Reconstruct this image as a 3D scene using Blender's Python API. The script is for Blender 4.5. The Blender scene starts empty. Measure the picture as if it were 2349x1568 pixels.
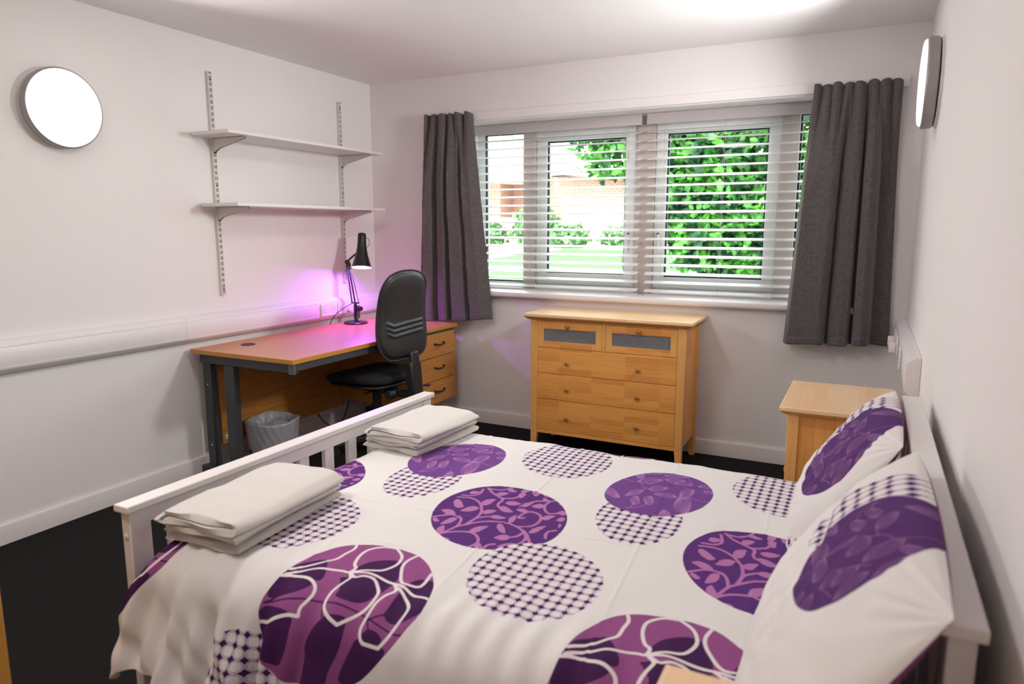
import bpy, bmesh, math, random
import numpy as np
from mathutils import Vector, Matrix
from math import sin, cos, pi, radians

random.seed(7); rng = np.random.default_rng(7)
scene = bpy.context.scene
COL = scene.collection

# ------------------------------------------------------------------ camera
cam_d = bpy.data.cameras.new('camera')
cam = bpy.data.objects.new('camera', cam_d); COL.objects.link(cam)
cam_d.sensor_width = 36.0
cam_d.lens = 1606.0 / 2349.0 * 36.0
cam_d.clip_start = 0.02; cam_d.clip_end = 200
YAW, PITCH = -0.4697, -0.1611
fwd = Vector((sin(YAW)*cos(PITCH), cos(YAW)*cos(PITCH), sin(PITCH)))
rgt = Vector((cos(YAW), -sin(YAW), 0)); upv = rgt.cross(fwd)
M = Matrix((rgt, upv, -fwd)).transposed().to_4x4(); M.translation = Vector((3.354, -4.305, 1.39))
cam.matrix_world = M
cam_d.dof.use_dof = True; cam_d.dof.focus_distance = 3.3; cam_d.dof.aperture_fstop = 3.2
scene.camera = cam

# ------------------------------------------------------------------ world, sun, exposure
world = bpy.data.worlds.new('world'); scene.world = world; world.use_nodes = True
wn = world.node_tree.nodes; wn['Background'].inputs[0].default_value = (0.90, 0.96, 1.0, 1); wn['Background'].inputs[1].default_value = SKY_STRENGTH = 7.5
sun_d = bpy.data.lights.new('sun', 'SUN'); sun_d.energy = 9.0; sun_d.angle = radians(12); sun_d.color = (1.0, .95, .88)
sun = bpy.data.objects.new('sun', sun_d); COL.objects.link(sun); sun.rotation_euler = (radians(35), radians(22), radians(200)); sun.location = (0, -2, 12)
LAMP_WATTS = 9.5         # power of the left round wall light, the right one is brighter
TASK_EMIT = 760.0        # radiance of the violet bulb in the desk lamp
FILL_NEAR, FILL_FAR = 36.0, 44.0          # two added fill lights on the ceiling, both outside the picture
scene.view_settings.view_transform = 'Standard'; scene.view_settings.look = 'None'
scene.view_settings.exposure = 0.02; scene.view_settings.gamma = 1.0; scene.view_settings.use_curve_mapping = False

# ------------------------------------------------------------------ material helpers
MATS = {}
class N:
    def __init__(s, m): s.t = m.node_tree; s.n = s.t.nodes
    def new(s, typ, **k):
        o = s.n.new(typ)
        for a, b in k.items(): setattr(o, a, b)
        return o
    def link(s, a, b): s.t.links.new(a, b)
    def math(s, op, a, b=None, c=None, clamp=False):
        o = s.new('ShaderNodeMath', operation=op, use_clamp=clamp)
        for i, v in enumerate((a, b, c)):
            if v is None: continue
            if hasattr(v, 'is_linked'): s.link(v, o.inputs[i])
            else: o.inputs[i].default_value = v
        return o.outputs[0]
    def mix(s, f, a, b):
        o = s.new('ShaderNodeMix', data_type='RGBA')
        for i, v in ((0, f), (6, a), (7, b)):
            if hasattr(v, 'is_linked'): s.link(v, o.inputs[i])
            elif i == 0: o.inputs[0].default_value = v
            else: o.inputs[i].default_value = (*v, 1)
        return o.outputs[2]

def mat(name, color, rough=.5, metal=0.0, spec=.5, noise=0.0, nscale=20, bump=0.0, bscale=200, coat=0.0, emit=None, estr=0.0, sheen=0.0):
    if name in MATS: return MATS[name]
    m = bpy.data.materials.new(name); m.use_nodes = True; MATS[name] = m
    k = N(m); b = m.node_tree.nodes['Principled BSDF']
    b.inputs['Base Color'].default_value = (*color, 1); b.inputs['Roughness'].default_value = rough
    b.inputs['Metallic'].default_value = metal; b.inputs['Specular IOR Level'].default_value = spec
    b.inputs['Coat Weight'].default_value = coat
    if sheen: b.inputs['Sheen Weight'].default_value = sheen
    tc = k.new('ShaderNodeTexCoord')
    if noise:
        nz = k.new('ShaderNodeTexNoise'); nz.inputs['Scale'].default_value = nscale; nz.inputs['Detail'].default_value = 4
        k.link(tc.outputs['Object'], nz.inputs['Vector'])
        r = k.new('ShaderNodeMapRange'); r.inputs[3].default_value = 1-noise; r.inputs[4].default_value = 1+noise
        k.link(nz.outputs[0], r.inputs[0])
        vm = k.new('ShaderNodeVectorMath', operation='SCALE'); vm.inputs[0].default_value = color
        k.link(r.outputs[0], vm.inputs['Scale']); k.link(vm.outputs[0], b.inputs['Base Color'])
    if bump:
        nz = k.new('ShaderNodeTexNoise'); nz.inputs['Scale'].default_value = bscale; nz.inputs['Detail'].default_value = 3
        k.link(tc.outputs['Object'], nz.inputs['Vector'])
        bp = k.new('ShaderNodeBump'); bp.inputs['Strength'].default_value = bump; bp.inputs['Distance'].default_value = .002
        k.link(nz.outputs[0], bp.inputs['Height']); k.link(bp.outputs[0], b.inputs['Normal'])
    if emit:
        b.inputs['Emission Color'].default_value = (*emit, 1); b.inputs['Emission Strength'].default_value = estr
    return m

def wood(name, c1, c2, dark, axis='xz', block=True, bw=.26, rh=.045, rough=.38, grain=.5):
    """honey coloured finger-jointed wood: blocks run along the first axis named"""
    if name in MATS: return MATS[name]
    m = bpy.data.materials.new(name); m.use_nodes = True; MATS[name] = m
    k = N(m); b = m.node_tree.nodes['Principled BSDF']
    b.inputs['Roughness'].default_value = rough
    tc = k.new('ShaderNodeTexCoord'); sx = k.new('ShaderNodeSeparateXYZ'); k.link(tc.outputs['Object'], sx.inputs[0])
    idx = {'x': 0, 'y': 1, 'z': 2}; rest = [q for q in 'xyz' if q not in axis][0]
    cb = k.new('ShaderNodeCombineXYZ')
    k.link(sx.outputs[idx[axis[0]]], cb.inputs[0]); k.link(sx.outputs[idx[axis[1]]], cb.inputs[1]); k.link(sx.outputs[idx[rest]], cb.inputs[2])
    if block:
        br = k.new('ShaderNodeTexBrick'); br.offset = .37; br.offset_frequency = 1; br.squash = 1
        br.inputs['Scale'].default_value = 1; br.inputs['Mortar Size'].default_value = 0; br.inputs['Bias'].default_value = -.25
        br.inputs['Brick Width'].default_value = bw; br.inputs['Row Height'].default_value = rh
        br.inputs['Color1'].default_value = (*c1, 1); br.inputs['Color2'].default_value = (*c2, 1)
        k.link(cb.outputs[0], br.inputs['Vector']); base = br.outputs[0]
    else:
        base = k.mix(.35, c1, c2)
    mp = k.new('ShaderNodeMapping'); mp.inputs['Scale'].default_value = (3.0, 42, 42) ; k.link(cb.outputs[0], mp.inputs[0])
    nz = k.new('ShaderNodeTexNoise'); nz.inputs['Scale'].default_value = 2.2; nz.inputs['Detail'].default_value = 6; nz.inputs['Distortion'].default_value = .6
    k.link(mp.outputs[0], nz.inputs[0])
    rr = k.new('ShaderNodeMapRange'); rr.inputs[1].default_value = .5; rr.inputs[2].default_value = .78; rr.inputs[4].default_value = grain; k.link(nz.outputs[0], rr.inputs[0])
    c = k.mix(rr.outputs[0], base, dark)
    # a few knots
    vo = k.new('ShaderNodeTexVoronoi'); vo.inputs['Scale'].default_value = 3.3; vo.inputs['Randomness'].default_value = 1
    k.link(cb.outputs[0], vo.inputs[0])
    kn = k.new('ShaderNodeMapRange'); kn.inputs[1].default_value = .02; kn.inputs[2].default_value = .045; kn.inputs[3].default_value = .6; kn.inputs[4].default_value = 0; k.link(vo.outputs['Distance'], kn.inputs[0])
    c = k.mix(kn.outputs[0], c, tuple(x*.5 for x in dark))
    k.link(c, b.inputs['Base Color'])
    return m

# ------------------------------------------------------------------ mesh helpers
class MB:
    def __init__(s): s.v = []; s.f = []
    def add(s, vs, fs):
        o = len(s.v); s.v += [tuple(p) for p in vs]; s.f += [tuple(o+i for i in f) for f in fs]; return s
    def box(s, x0, x1, y0, y1, z0, z1):
        vs = [(x, y, z) for z in (z0, z1) for y in (y0, y1) for x in (x0, x1)]
        return s.add(vs, [(0, 2, 3, 1), (4, 5, 7, 6), (0, 1, 5, 4), (2, 6, 7, 3), (0, 4, 6, 2), (1, 3, 7, 5)])
    def hexa(s, bot, top):   # 4+4 corners, both counter-clockwise seen from above
        return s.add(list(bot)+list(top), [(3, 2, 1, 0), (4, 5, 6, 7), (0, 1, 5, 4), (1, 2, 6, 5), (2, 3, 7, 6), (3, 0, 4, 7)])
    def prism(s, prof, axis, a, b):
        """extrude a closed 2-D profile (ccw list) along axis from a to b"""
        n = len(prof)
        def P(q, t): return {'x': (t, q[0], q[1]), 'y': (q[0], t, q[1]), 'z': (q[0], q[1], t)}[axis]
        vs = [P(q, a) for q in prof]+[P(q, b) for q in prof]
        return s.add(vs, [tuple(range(n))[::-1], tuple(range(n, 2*n))]+[(i, (i+1) % n, n+(i+1) % n, n+i) for i in range(n)])
    def tube(s, pts, r, n=10, cap=True):
        pts = [Vector(p) for p in pts]; rs = r if isinstance(r, (list, tuple)) else [r]*len(pts)
        t0 = (pts[1]-pts[0]).normalized(); a = Vector((0, 0, 1)) if abs(t0.z) < .9 else Vector((1, 0, 0)); u = t0.cross(a).normalized()
        vs = []
        for i, p in enumerate(pts):
            t = (pts[min(i+1, len(pts)-1)]-pts[max(i-1, 0)]).normalized()
            u = (u-t*u.dot(t)).normalized(); w = t.cross(u)
            vs += [p+(u*cos(2*pi*k/n)+w*sin(2*pi*k/n))*rs[i] for k in range(n)]
        fs = [(i*n+k, i*n+(k+1) % n, (i+1)*n+(k+1) % n, (i+1)*n+k) for i in range(len(pts)-1) for k in range(n)]
        if cap: fs += [tuple(range(n))[::-1], tuple(range((len(pts)-1)*n, len(pts)*n))]
        return s.add(vs, fs)
    def lathe(s, prof, n=32, c=(0, 0, 0), axis='z', closed=False):
        """prof: (radius, height) list; revolve about axis through c"""
        vs = []
        for r, h in prof:
            for k in range(n):
                a = 2*pi*k/n; x, y = r*cos(a), r*sin(a)
                q = {'z': (x, y, h), 'x': (h, x, y), 'y': (y, h, x)}[axis]; vs.append((c[0]+q[0], c[1]+q[1], c[2]+q[2]))
        fs = [(i*n+k, i*n+(k+1) % n, (i+1)*n+(k+1) % n, (i+1)*n+k) for i in range(len(prof)-1) for k in range(n)]
        if prof[0][0] > 1e-6 and not closed: fs.append(tuple(range(n))[::-1])
        if prof[-1][0] > 1e-6 and not closed: fs.append(tuple(range((len(prof)-1)*n, len(prof)*n)))
        return s.add(vs, fs)
    def grid(s, P, wrap_u=False):
        """P: array (nu, nv, 3)"""
        nu, nv = P.shape[:2]; 
        fs = [(i*nv+j, ((i+1) % nu)*nv+j, ((i+1) % nu)*nv+j+1, i*nv+j+1) for i in range(nu if wrap_u else nu-1) for j in range(nv-1)]
        return s.add(P.reshape(-1, 3).tolist(), fs)

ROOTLOC = {}
def obj(name, mb, m, parent=None, bevel=0.0, smooth=False, seg=2, recalc=True, loc=None, rot=None, local=False):
    """link ONE mesh object. Vertices are world coordinates unless local; they are re-based on the parent's origin."""
    off = Vector((0, 0, 0))
    if parent is not None and not local: off = ROOTLOC.get(parent.name, Vector((0, 0, 0)))
    me = bpy.data.meshes.new(name)
    me.from_pydata([(p[0]-off[0], p[1]-off[1], p[2]-off[2]) for p in mb.v], [], mb.f); me.validate()
    if recalc:
        bm = bmesh.new(); bm.from_mesh(me); bmesh.ops.remove_doubles(bm, verts=bm.verts, dist=1e-6) if smooth else None
        bmesh.ops.recalc_face_normals(bm, faces=bm.faces); bm.to_mesh(me); bm.free()
    o = bpy.data.objects.new(name, me); COL.objects.link(o)
    if isinstance(m, (list, tuple)):
        for q in m: me.materials.append(q)
    elif m: me.materials.append(m)
    if parent is not None: o.parent = parent; ROOTLOC[o.name] = off
    if loc: o.location = loc
    if rot: o.rotation_euler = rot
    if smooth:
        me.polygons.foreach_set('use_smooth', [True]*len(me.polygons))
        try: me.set_sharp_from_angle(angle=radians(50))
        except Exception: pass
    if bevel:
        bv = o.modifiers.new('bevel', 'BEVEL'); bv.width = bevel; bv.segments = seg; bv.limit_method = 'ANGLE'; bv.angle_limit = radians(40)
        bv.harden_normals = False
        me.polygons.foreach_set('use_smooth', [True]*len(me.polygons))
        try: me.set_sharp_from_angle(angle=radians(60))
        except Exception: pass
    return o
def thing(name, label, cat, loc=(0, 0, 0), rotz=0, group=None, kind=None):
    o = bpy.data.objects.new(name, None); COL.objects.link(o); o.location = loc; o.rotation_euler = (0, 0, rotz)
    o.empty_display_size = .1; ROOTLOC[o.name] = Vector(loc)
    tag(o, label, cat, group, kind); return o
def tag(o, label=None, cat=None, group=None, kind=None):
    if label: o['label'] = label
    if cat: o['category'] = cat
    if group: o['group'] = group
    if kind: o['kind'] = kind
    return o
def struct(name, mb, m, parent=None, **k):
    o = obj(name, mb, m, parent, **k)
    if parent is None: o['kind'] = 'structure'
    return o
def vnoise(x, y, seed=0):
    """smooth value noise on arrays"""
    r = np.random.default_rng(seed).random((64, 64))
    xi = np.floor(x).astype(int); yi = np.floor(y).astype(int); fx = x-xi; fy = y-yi
    fx = fx*fx*(3-2*fx); fy = fy*fy*(3-2*fy); a = xi % 64; b = yi % 64; a1 = (a+1) % 64; b1 = (b+1) % 64
    return (r[a, b]*(1-fx)+r[a1, b]*fx)*(1-fy)+(r[a, b1]*(1-fx)+r[a1, b1]*fx)*fy-.5
def smst(x): x = np.clip(x, 0, 1); return x*x*(3-2*x)

W, H, YB = 3.555, 2.424, -5.35     # room width, ceiling height, back wall
OX0, OX1, OZ0, OZ1, OY = .73, 3.30, .945, 2.108, .36     # window opening and reveal depth

wall_m = mat('warm_white_paint', (.835, .803, .788), .75, spec=.3, bump=.06, bscale=260)
ceil_m = mat('ceiling_paint', (.89, .875, .87), .85, spec=.2)
trim_m = mat('white_gloss_trim', (.78, .735, .72), .35)
white_pl = mat('white_plastic', (.80, .76, .755), .35)
white_bed = mat('white_lacquer', (.76, .72, .705), .38, noise=.02, nscale=6)
upvc = mat('white_window_frame', (.80, .82, .81), .3)
black_pl = mat('black_plastic', (.018, .019, .021), .42)
black_fab = mat('black_upholstery', (.012, .012, .013), .9, noise=.25, nscale=400, bump=.3, bscale=700)
black_met = mat('black_enamel', (.012, .011, .014), .28)
grey_met = mat('dark_grey_steel', (.045, .05, .056), .45)
chrome = mat('bright_metal', (.75, .74, .72), .25, metal=1)
steel = mat('satin_grey_aluminium', (.36, .34, .33), .42, metal=.35)
gasket = mat('black_rubber_gasket', (.02, .035, .045), .6)
sun.rotation_euler = Vector((.25, .62, -.74)).to_track_quat('-Z', 'Y').to_euler()

# ------------------------------------------------------------------ room shell
struct('floor', MB().box(-.1, W+.1, YB-.1, .36, -.12, 0), None)
fl = bpy.data.objects['floor']
cm = mat('charcoal_carpet', (.017, .0168, .0162), 1.0, spec=.1, noise=.45, nscale=300, bump=.9, bscale=420); fl.data.materials.append(cm)
struct('ceiling', MB().box(-.1, W+.1, YB-.1, .42, H, H+.12), ceil_m)
struct('wall_left', MB().box(-.12, 0, YB-.1, .42, 0, H), wall_m)
struct('wall_right', MB().box(W, W+.12, YB-.1, .42, 0, H), wall_m)
struct('wall_back', MB().box(0, W, YB-.12, YB, 0, H), wall_m)
wb = MB().box(0, OX0, 0, .42, 0, H).box(OX1, W, 0, .42, 0, H).box(OX0, OX1, 0, .42, 0, OZ0-.022).box(OX0, OX1, 0, .42, OZ1, H)
struct('wall_window', wb, wall_m)
def baseboard(name, prof_axis, a, b, place):
    # 92 mm board with an eased top edge
    p = [(0, 0), (.017, 0), (.017, .084), (.0145, .0905), (.009, .092), (0, .092)]
    mb = MB().prism([(place(q[0]), q[1]) for q in p], prof_axis, a, b); return struct(name, mb, trim_m, bevel=.001)
baseboard('baseboard_left', 'y', YB, -.018, lambda t: t)
baseboard('baseboard_right', 'y', YB, -.018, lambda t: W-t)
baseboard('baseboard_window', 'x', 0, W, lambda t: -t)
# sill board: nosing 45 mm deep in front of the wall, rounded
sp = [(-.045, OZ0-.022), (-.050, OZ0-.016), (-.050, OZ0+.006), (-.045, OZ0+.012), (.31, OZ0+.012), (.31, OZ0-.022)]
struct('trim_1', MB().prism([(a, b) for a, b in sp], 'x', OX0-.0, OX1+.0), trim_m, bevel=.002)['label'] = 'white window sill board'
# added reveal boards, cool white standing in for daylight on the soffit
lin = mat('daylit_reveal_lining', (.82, .83, .83), .45)
struct('trim_3', MB().box(OX0, OX1, .001, .40, OZ1-.003, OZ1).box(OX0, OX0+.003, .001, .40, OZ0+.012, OZ1-.003).box(OX1-.003, OX1, .001, .40, OZ0+.012, OZ1-.003), lin)
# wooden batten that carries the curtain track
struct('trim_2', MB().box(.50, 3.475, -.022, 0, 2.112, 2.166), wall_m, bevel=.002)

# ------------------------------------------------------------------ window
win = thing('window_1', 'wide white window of four lights behind the blinds', None, (2.017, .33, OZ0+.012), kind='structure')
FY0, FY1 = .315, .375
ZB, ZT = OZ0+.012, OZ1
beige = mat('mullion_cover', (.62, .55, .51), .6)
fb = MB().box(OX0, OX1, FY0, FY1, ZB, ZB+.045).box(OX0, OX1, FY0, FY1, ZT-.05, ZT).box(OX0, OX0+.06, FY0, FY1, ZB, ZT).box(OX1-.06, OX1, FY0, FY1, ZB, ZT)
obj('window_frame', fb, upvc, win, bevel=.003)
for a, b in ((1.114, 1.210), (1.945, 2.066), (2.834, 2.933)):
    obj('mullion', MB().box(a, b, .285, FY1, ZB, ZT), beige, win, bevel=.003)
glass = bpy.data.materials.new('window_glass'); glass.use_nodes = True; kk = N(glass); kk.n.clear()
tr = kk.new('ShaderNodeBsdfTransparent'); gl = kk.new('ShaderNodeBsdfGlossy'); gl.inputs['Roughness'].default_value = .02; fr = kk.new('ShaderNodeFresnel'); fr.inputs[0].default_value = 1.22
mx = kk.new('ShaderNodeMixShader'); tr.inputs[0].default_value = (.93, .97, .95, 1); out = kk.new('ShaderNodeOutputMaterial')
kk.link(fr.outputs[0], mx.inputs[0]); kk.link(tr.outputs[0], mx.inputs[1]); kk.link(gl.outputs[0], mx.inputs[2]); kk.link(mx.outputs[0], out.inputs[0])
def ring_boxes(x0, x1, z0, z1, w, y0, y1):
    return MB().box(x0, x1, y0, y1, z0, z0+w).box(x0, x1, y0, y1, z1-w, z1).box(x0, x0+w, y0, y1, z0+w, z1-w).box(x1-w, x1, y0, y1, z0+w, z1-w)
def pane(x0, x1, z0, z1, sash=None):
    if sash:
        s = obj('casement', ring_boxes(x0, x1, z0, z1, sash, .300, .345), upvc, win, bevel=.003)
        x0, x1, z0, z1 = x0+sash, x1-sash, z0+sash, z1-sash
    g = obj('gasket', ring_boxes(x0-.001, x1+.001, z0-.001, z1+.001, .011, .318, .338), gasket, win)
    obj('glass_pane', MB().box(x0+.004, x1-.004, .327, .331, z0+.004, z1-.004), glass, win)
pane(.792, 1.114, ZB+.045, ZT-.05)
pane(1.212, 1.943, ZB+.04, ZT-.045, .078)
pane(2.068, 2.832, ZB+.04, ZT-.045, .072)
pane(2.935, OX1-.06, ZB+.045, ZT-.05)
for hx in (1.905, 2.105):      # casement handles beside the middle mullion
    hb = MB().box(hx-.012, hx+.012, .286, .300, 1.31, 1.37)
    h = obj('window_handle', hb, white_pl, win, bevel=.003)
    obj('handle_lever', MB().tube([(hx, .286, 1.35), (hx, .268, 1.35), (hx+.002, .262, 1.33), (hx+.004, .262, 1.24)], [.008, .008, .009, .007], 10), white_pl, h, smooth=True)
    obj('handle_button', MB().lathe([(0, 0), (.008, 0), (.008, .006), (0, .006)], 12, (hx, .262, 1.352), 'y'), black_pl, h)

# ------------------------------------------------------------------ venetian blinds
slat_m = mat('white_blind_slat', (.88, .88, .88), .45)
val_m = mat('grey_white_valance', (.56, .52, .525), .5)
cord_m = mat('blind_cord', (.62, .60, .58), .8)
BY = .215
def blind(x0, x1, label):
    b = thing('venetian_blind', label, 'blind', ((x0+x1)/2, BY, OZ1-.004), group='white venetian blinds in the window recess')
    vp = [(BY-.038, 2.036), (BY-.041, 2.039), (BY-.041, 2.100), (BY-.038, 2.104), (BY-.030, 2.104), (BY-.030, 2.036)]
    v = obj('valance', MB().prism(vp, 'x', x0, x1), val_m, b, bevel=.001)
    obj('valance_return', MB().box(x0, x0+.006, BY-.030, BY+.02, 2.036, 2.104), val_m, b)
    obj('valance_return', MB().box(x1-.006, x1, BY-.030, BY+.02, 2.036, 2.104), val_m, b)
    obj('headrail', MB().box(x0+.01, x1-.01, BY-.024, BY+.026, 2.062, 2.104), steel, b)
    # one slat: 50 mm wide, 3 mm thick, gently cambered, rounded corners
    L = (x1-x0)/2-.006; tilt = radians(17)
    prof = []
    for t in np.linspace(-1, 1, 7): prof.append((t*.0245, .0022*(1-t*t)+.0013))
    prof += [(a, c-.0026) for a, c in prof[::-1]]
    ca, sa = cos(tilt), sin(tilt)
    prof = [(a*ca-c*sa, a*sa+c*ca) for a, c in prof]
    sm = MB().prism(prof, 'x', -L, L)
    first = obj('slat', sm, slat_m, b, local=True, smooth=True)
    n = 19
    for i in range(n):
        z = 1.998-i*.0563
        o = first if i == 0 else first.copy()
        if i: COL.objects.link(o); o.parent = b
        o.location = (random.uniform(-.0015, .0015), 0, z-b.location.z+random.uniform(-.0012, .0012)); o.rotation_euler = (random.uniform(-.02, .02), random.uniform(-.0008, .0008), 0)
    zb = 1.998-18*.0563-.022
    obj('bottom_rail', MB().box(x0+.006, x1-.006, BY-.026, BY+.024, zb-.012, zb+.003), val_m, b, bevel=.003)
    for t in (.09, .38, .64, .91):
        x = x0+(x1-x0)*t
        for dy in (-.024, .024):
            obj('ladder_cord', MB().tube([(x, BY+dy, 2.07), (x, BY+dy, zb)], .0009, 5), cord_m, b)
        obj('cord_plug', MB().lathe([(0, 0), (.007, .002), (.007, .006), (0, .006)], 10, (x, BY-.01, zb-.018)), mat('grey_plug', (.12, .11, .11), .6), b)
    for dx, zz in ((.075, 1.83), (.095, 1.17)):
        x = x1-dx
        c = obj('pull_cord', MB().tube([(x, BY-.040, 2.06), (x+.001, BY-.046, (2.06+zz)/2), (x, BY-.045, zz+.03)], .0011, 5), cord_m, b)
        obj('tassel', MB().lathe([(.002, .035), (.005, .03), (.0075, 0), (0, -.001)], 12, (x, BY-.045, zz)), mat('cord_tassel', (.55, .48, .45), .6), c, smooth=True)
    return b
blind(.743, 1.998, 'white slatted blind over the left half of the window, beside the desk-side curtain')
blind(2.037, 3.29, 'white slatted blind over the right half of the window, partly behind the wide curtain')

# ------------------------------------------------------------------ curtains
def cloth_mat(name, c):
    m = mat(name, c, .95, spec=.15, sheen=.25)
    k = N(m); b = k.n['Principled BSDF']; tc = k.new('ShaderNodeTexCoord')
    w = k.new('ShaderNodeTexNoise'); w.inputs['Scale'].default_value = 1; w.inputs['Detail'].default_value = 2
    mp = k.new('ShaderNodeMapping'); mp.inputs['Scale'].default_value = (260, 260, 40); k.link(tc.outputs['Object'], mp.inputs[0]); k.link(mp.outputs[0], w.inputs[0])
    w2 = k.new('ShaderNodeTexNoise'); mp2 = k.new('ShaderNodeMapping'); mp2.inputs['Scale'].default_value = (30, 30, 500); k.link(tc.outputs['Object'], mp2.inputs[0]); k.link(mp2.outputs[0], w2.inputs[0]); w2.inputs['Scale'].default_value = 1
    s = k.math('ADD', w.outputs[0], w2.outputs[0]); r = k.new('ShaderNodeMapRange'); r.inputs[1].default_value = .75; r.inputs[2].default_value = 1.25; r.inputs[3].default_value = .72; r.inputs[4].default_value = 1.28; k.link(s, r.inputs[0])
    v = k.new('ShaderNodeVectorMath', operation='SCALE'); v.inputs[0].default_value = c; k.link(r.outputs[0], v.inputs['Scale']); k.link(v.outputs[0], b.inputs['Base Color'])
    return m
cur_m = cloth_mat('charcoal_curtain_cloth', (.120, .107, .106))
def curtain(name_label, xt0, xt1, xb0, xb1, zt, zb0, zb1, knots, pleats, seed, taper=1.0):
    nu, nv = 260, 130
    s = np.linspace(0, 1, nu)[:, None]; t = np.linspace(0, 1, nv)[None, :]
    ks = np.array([k[0] for k in knots]); ky = np.array([k[1] for k in knots])
    sf = np.linspace(0, 1, 800); kyf = np.interp(sf, ks, ky)
    ker = np.exp(-np.linspace(-2.5, 2.5, 31)**2); ker /= ker.sum(); kyf = np.convolve(np.pad(kyf, 15, mode='edge'), ker, 'valid')
    yb = np.interp(s, sf, kyf)
    warp = s+.012*np.sin(9*s+seed)
    yt = -.062-.020*np.cos(2*pi*pleats*warp)-.010*np.cos(2*pi*pleats*.5*warp+1.0)
    w = smst(t*2.6)**.7
    y = yt*(1-w)+(yb+.006*np.sin(21*s+seed))*w
    e = t**taper
    x = (xt0+(xt1-xt0)*s)*(1-e)+(xb0+(xb1-xb0)*s)*e
    # fold crests lean sideways, so that the folds overlap a little
    x = x+.010*np.sin(2*pi*pleats*warp)*(1-w)+.012*np.sin(2*pi*3.1*s+seed)*w
    zb = zb0+(zb1-zb0)*s+.004*np.sin(14*s+seed)
    z = zt*(1-t)+zb*t + (1-smst(t*14))*(.007*np.cos(2*pi*pleats*warp)+.004*np.sin(31*s))
    # packaging creases and small horizontal wrinkles
    for zc, a in ((.30, .0035), (.52, .004), (.78, .004)):
        y = y - a*np.exp(-((t-zc-.004*np.sin(17*s+zc*40))/.006)**2)*(.5+.5*np.sin(23*s+zc*9))
    y = y+.006*w*vnoise(s*13+seed+0*t, t*26, seed)+.010*w*vnoise(s*6+t*5, t*7-s*4+3, seed+3)
    y = np.minimum(y, -.026)
    P = np.stack([x+0*t, y, z+0*s], -1)
    o = thing('curtain', name_label, 'curtain', ((xt0+xt1)/2, -.05, zt), group='charcoal curtains')
    c = obj('curtain_panel', MB().grid(P), cur_m, o, smooth=True)
    so = c.modifiers.new('thick', 'SOLIDIFY'); so.thickness = .0026; so.offset = 0
    hem = P[:, -9:-1].copy(); hem[..., 1] -= .0022
    h = obj('hem', MB().grid(P[:, int(nv*.962):, :]-np.array([0, .0028, 0])), cur_m, o, smooth=True)
    so = h.modifiers.new('thick', 'SOLIDIFY'); so.thickness = .0014; so.offset = 0
    hd = P[:, :int(nv*.055), :]+np.array([0, .004, 0]); hd2 = obj('header_tape', MB().grid(hd), cur_m, o, smooth=True)
    so = hd2.modifiers.new('thick', 'SOLIDIFY'); so.thickness = .0014; so.offset = 0
    return o
curtain('charcoal curtain hanging beside the desk and office chair, its foot lit violet', .525, .895, .455, 1.045, 2.160, .725, .765,
        [(0, -.10), (.12, -.13), (.22, -.115), (.25, -.05), (.30, -.12), (.42, -.13), (.455, -.045), (.50, -.05), (.53, -.13), (.66, -.12), (.70, -.06), (.76, -.115), (.9, -.12), (1, -.07)], 5.5, 1)
curtain('wide charcoal curtain gathered beside the round wall light over the bedside cabinet', 3.030, 3.445, 2.955, 3.492, 2.142, .748, .762,
        [(0, -.05), (.05, -.125), (.20, -.150), (.34, -.145), (.385, -.13), (.402, -.035), (.43, -.115), (.50, -.135), (.58, -.12), (.61, -.03), (.655, -.03), (.675, -.125), (.73, -.150), (.775, -.13), (.79, -.04), (.86, -.035), (1, -.03)], 7.5, 4)

# ------------------------------------------------------------------ cable trunking on both walls
def trunk_prof(side):     # wall-hugging dado trunking: sloping shoulders top and bottom
    p = [(0, .757), (.010, .757), (.046, .784), (.048, .788), (.048, .890), (.045, .894), (.016, .912), (0, .912)]
    return [(a+.0008, b) for a, b in p] if side == 'l' else [(W-.0008-a, b) for a, b in p]
tk = thing('cable_trunking', 'long white plastic cable trunking running along the left wall behind the desk', 'trunking', (0, -1.7, .757))
obj('trunk_section', MB().prism(trunk_prof('l'), 'y', YB+.01, -1.724), white_pl, tk, bevel=.0015)
obj('trunk_section', MB().prism(trunk_prof('l'), 'y', -1.720, -.002), white_pl, tk, bevel=.0015)
lip = [(.048, .793), (.0495, .793), (.0495, .797), (.048, .797)]
for a, b in ((YB+.01, -1.724), (-1.720, -.002)):
    obj('trunk_lip', MB().prism(lip, 'y', a, b), white_pl, tk); obj('trunk_lip', MB().prism([(q[0], q[1]+.088) for q in lip], 'y', a, b), white_pl, tk)
obj('joint_cover', MB().prism([(a*1.03, .8345+(b-.8345)*1.012) for a, b in trunk_prof('l')], 'y', -1.727, -1.712), white_pl, tk, bevel=.001)
tr2 = thing('cable_trunking', 'white plastic cable trunking on the right wall ending above the headboard', 'trunking', (W, -.7, .757))
obj('trunk_section', MB().prism(trunk_prof('r'), 'y', -1.335, -.002), white_pl, tr2, bevel=.0015)
obj('end_cap', MB().prism([(W-(W-a)*1.04, .8345+(b-.8345)*1.01) for a, b in trunk_prof('r')], 'y', -1.345, -1.333), white_pl, tr2, bevel=.001)
hole_m = mat('dark_slot', (.02, .018, .02), .8)
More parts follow.
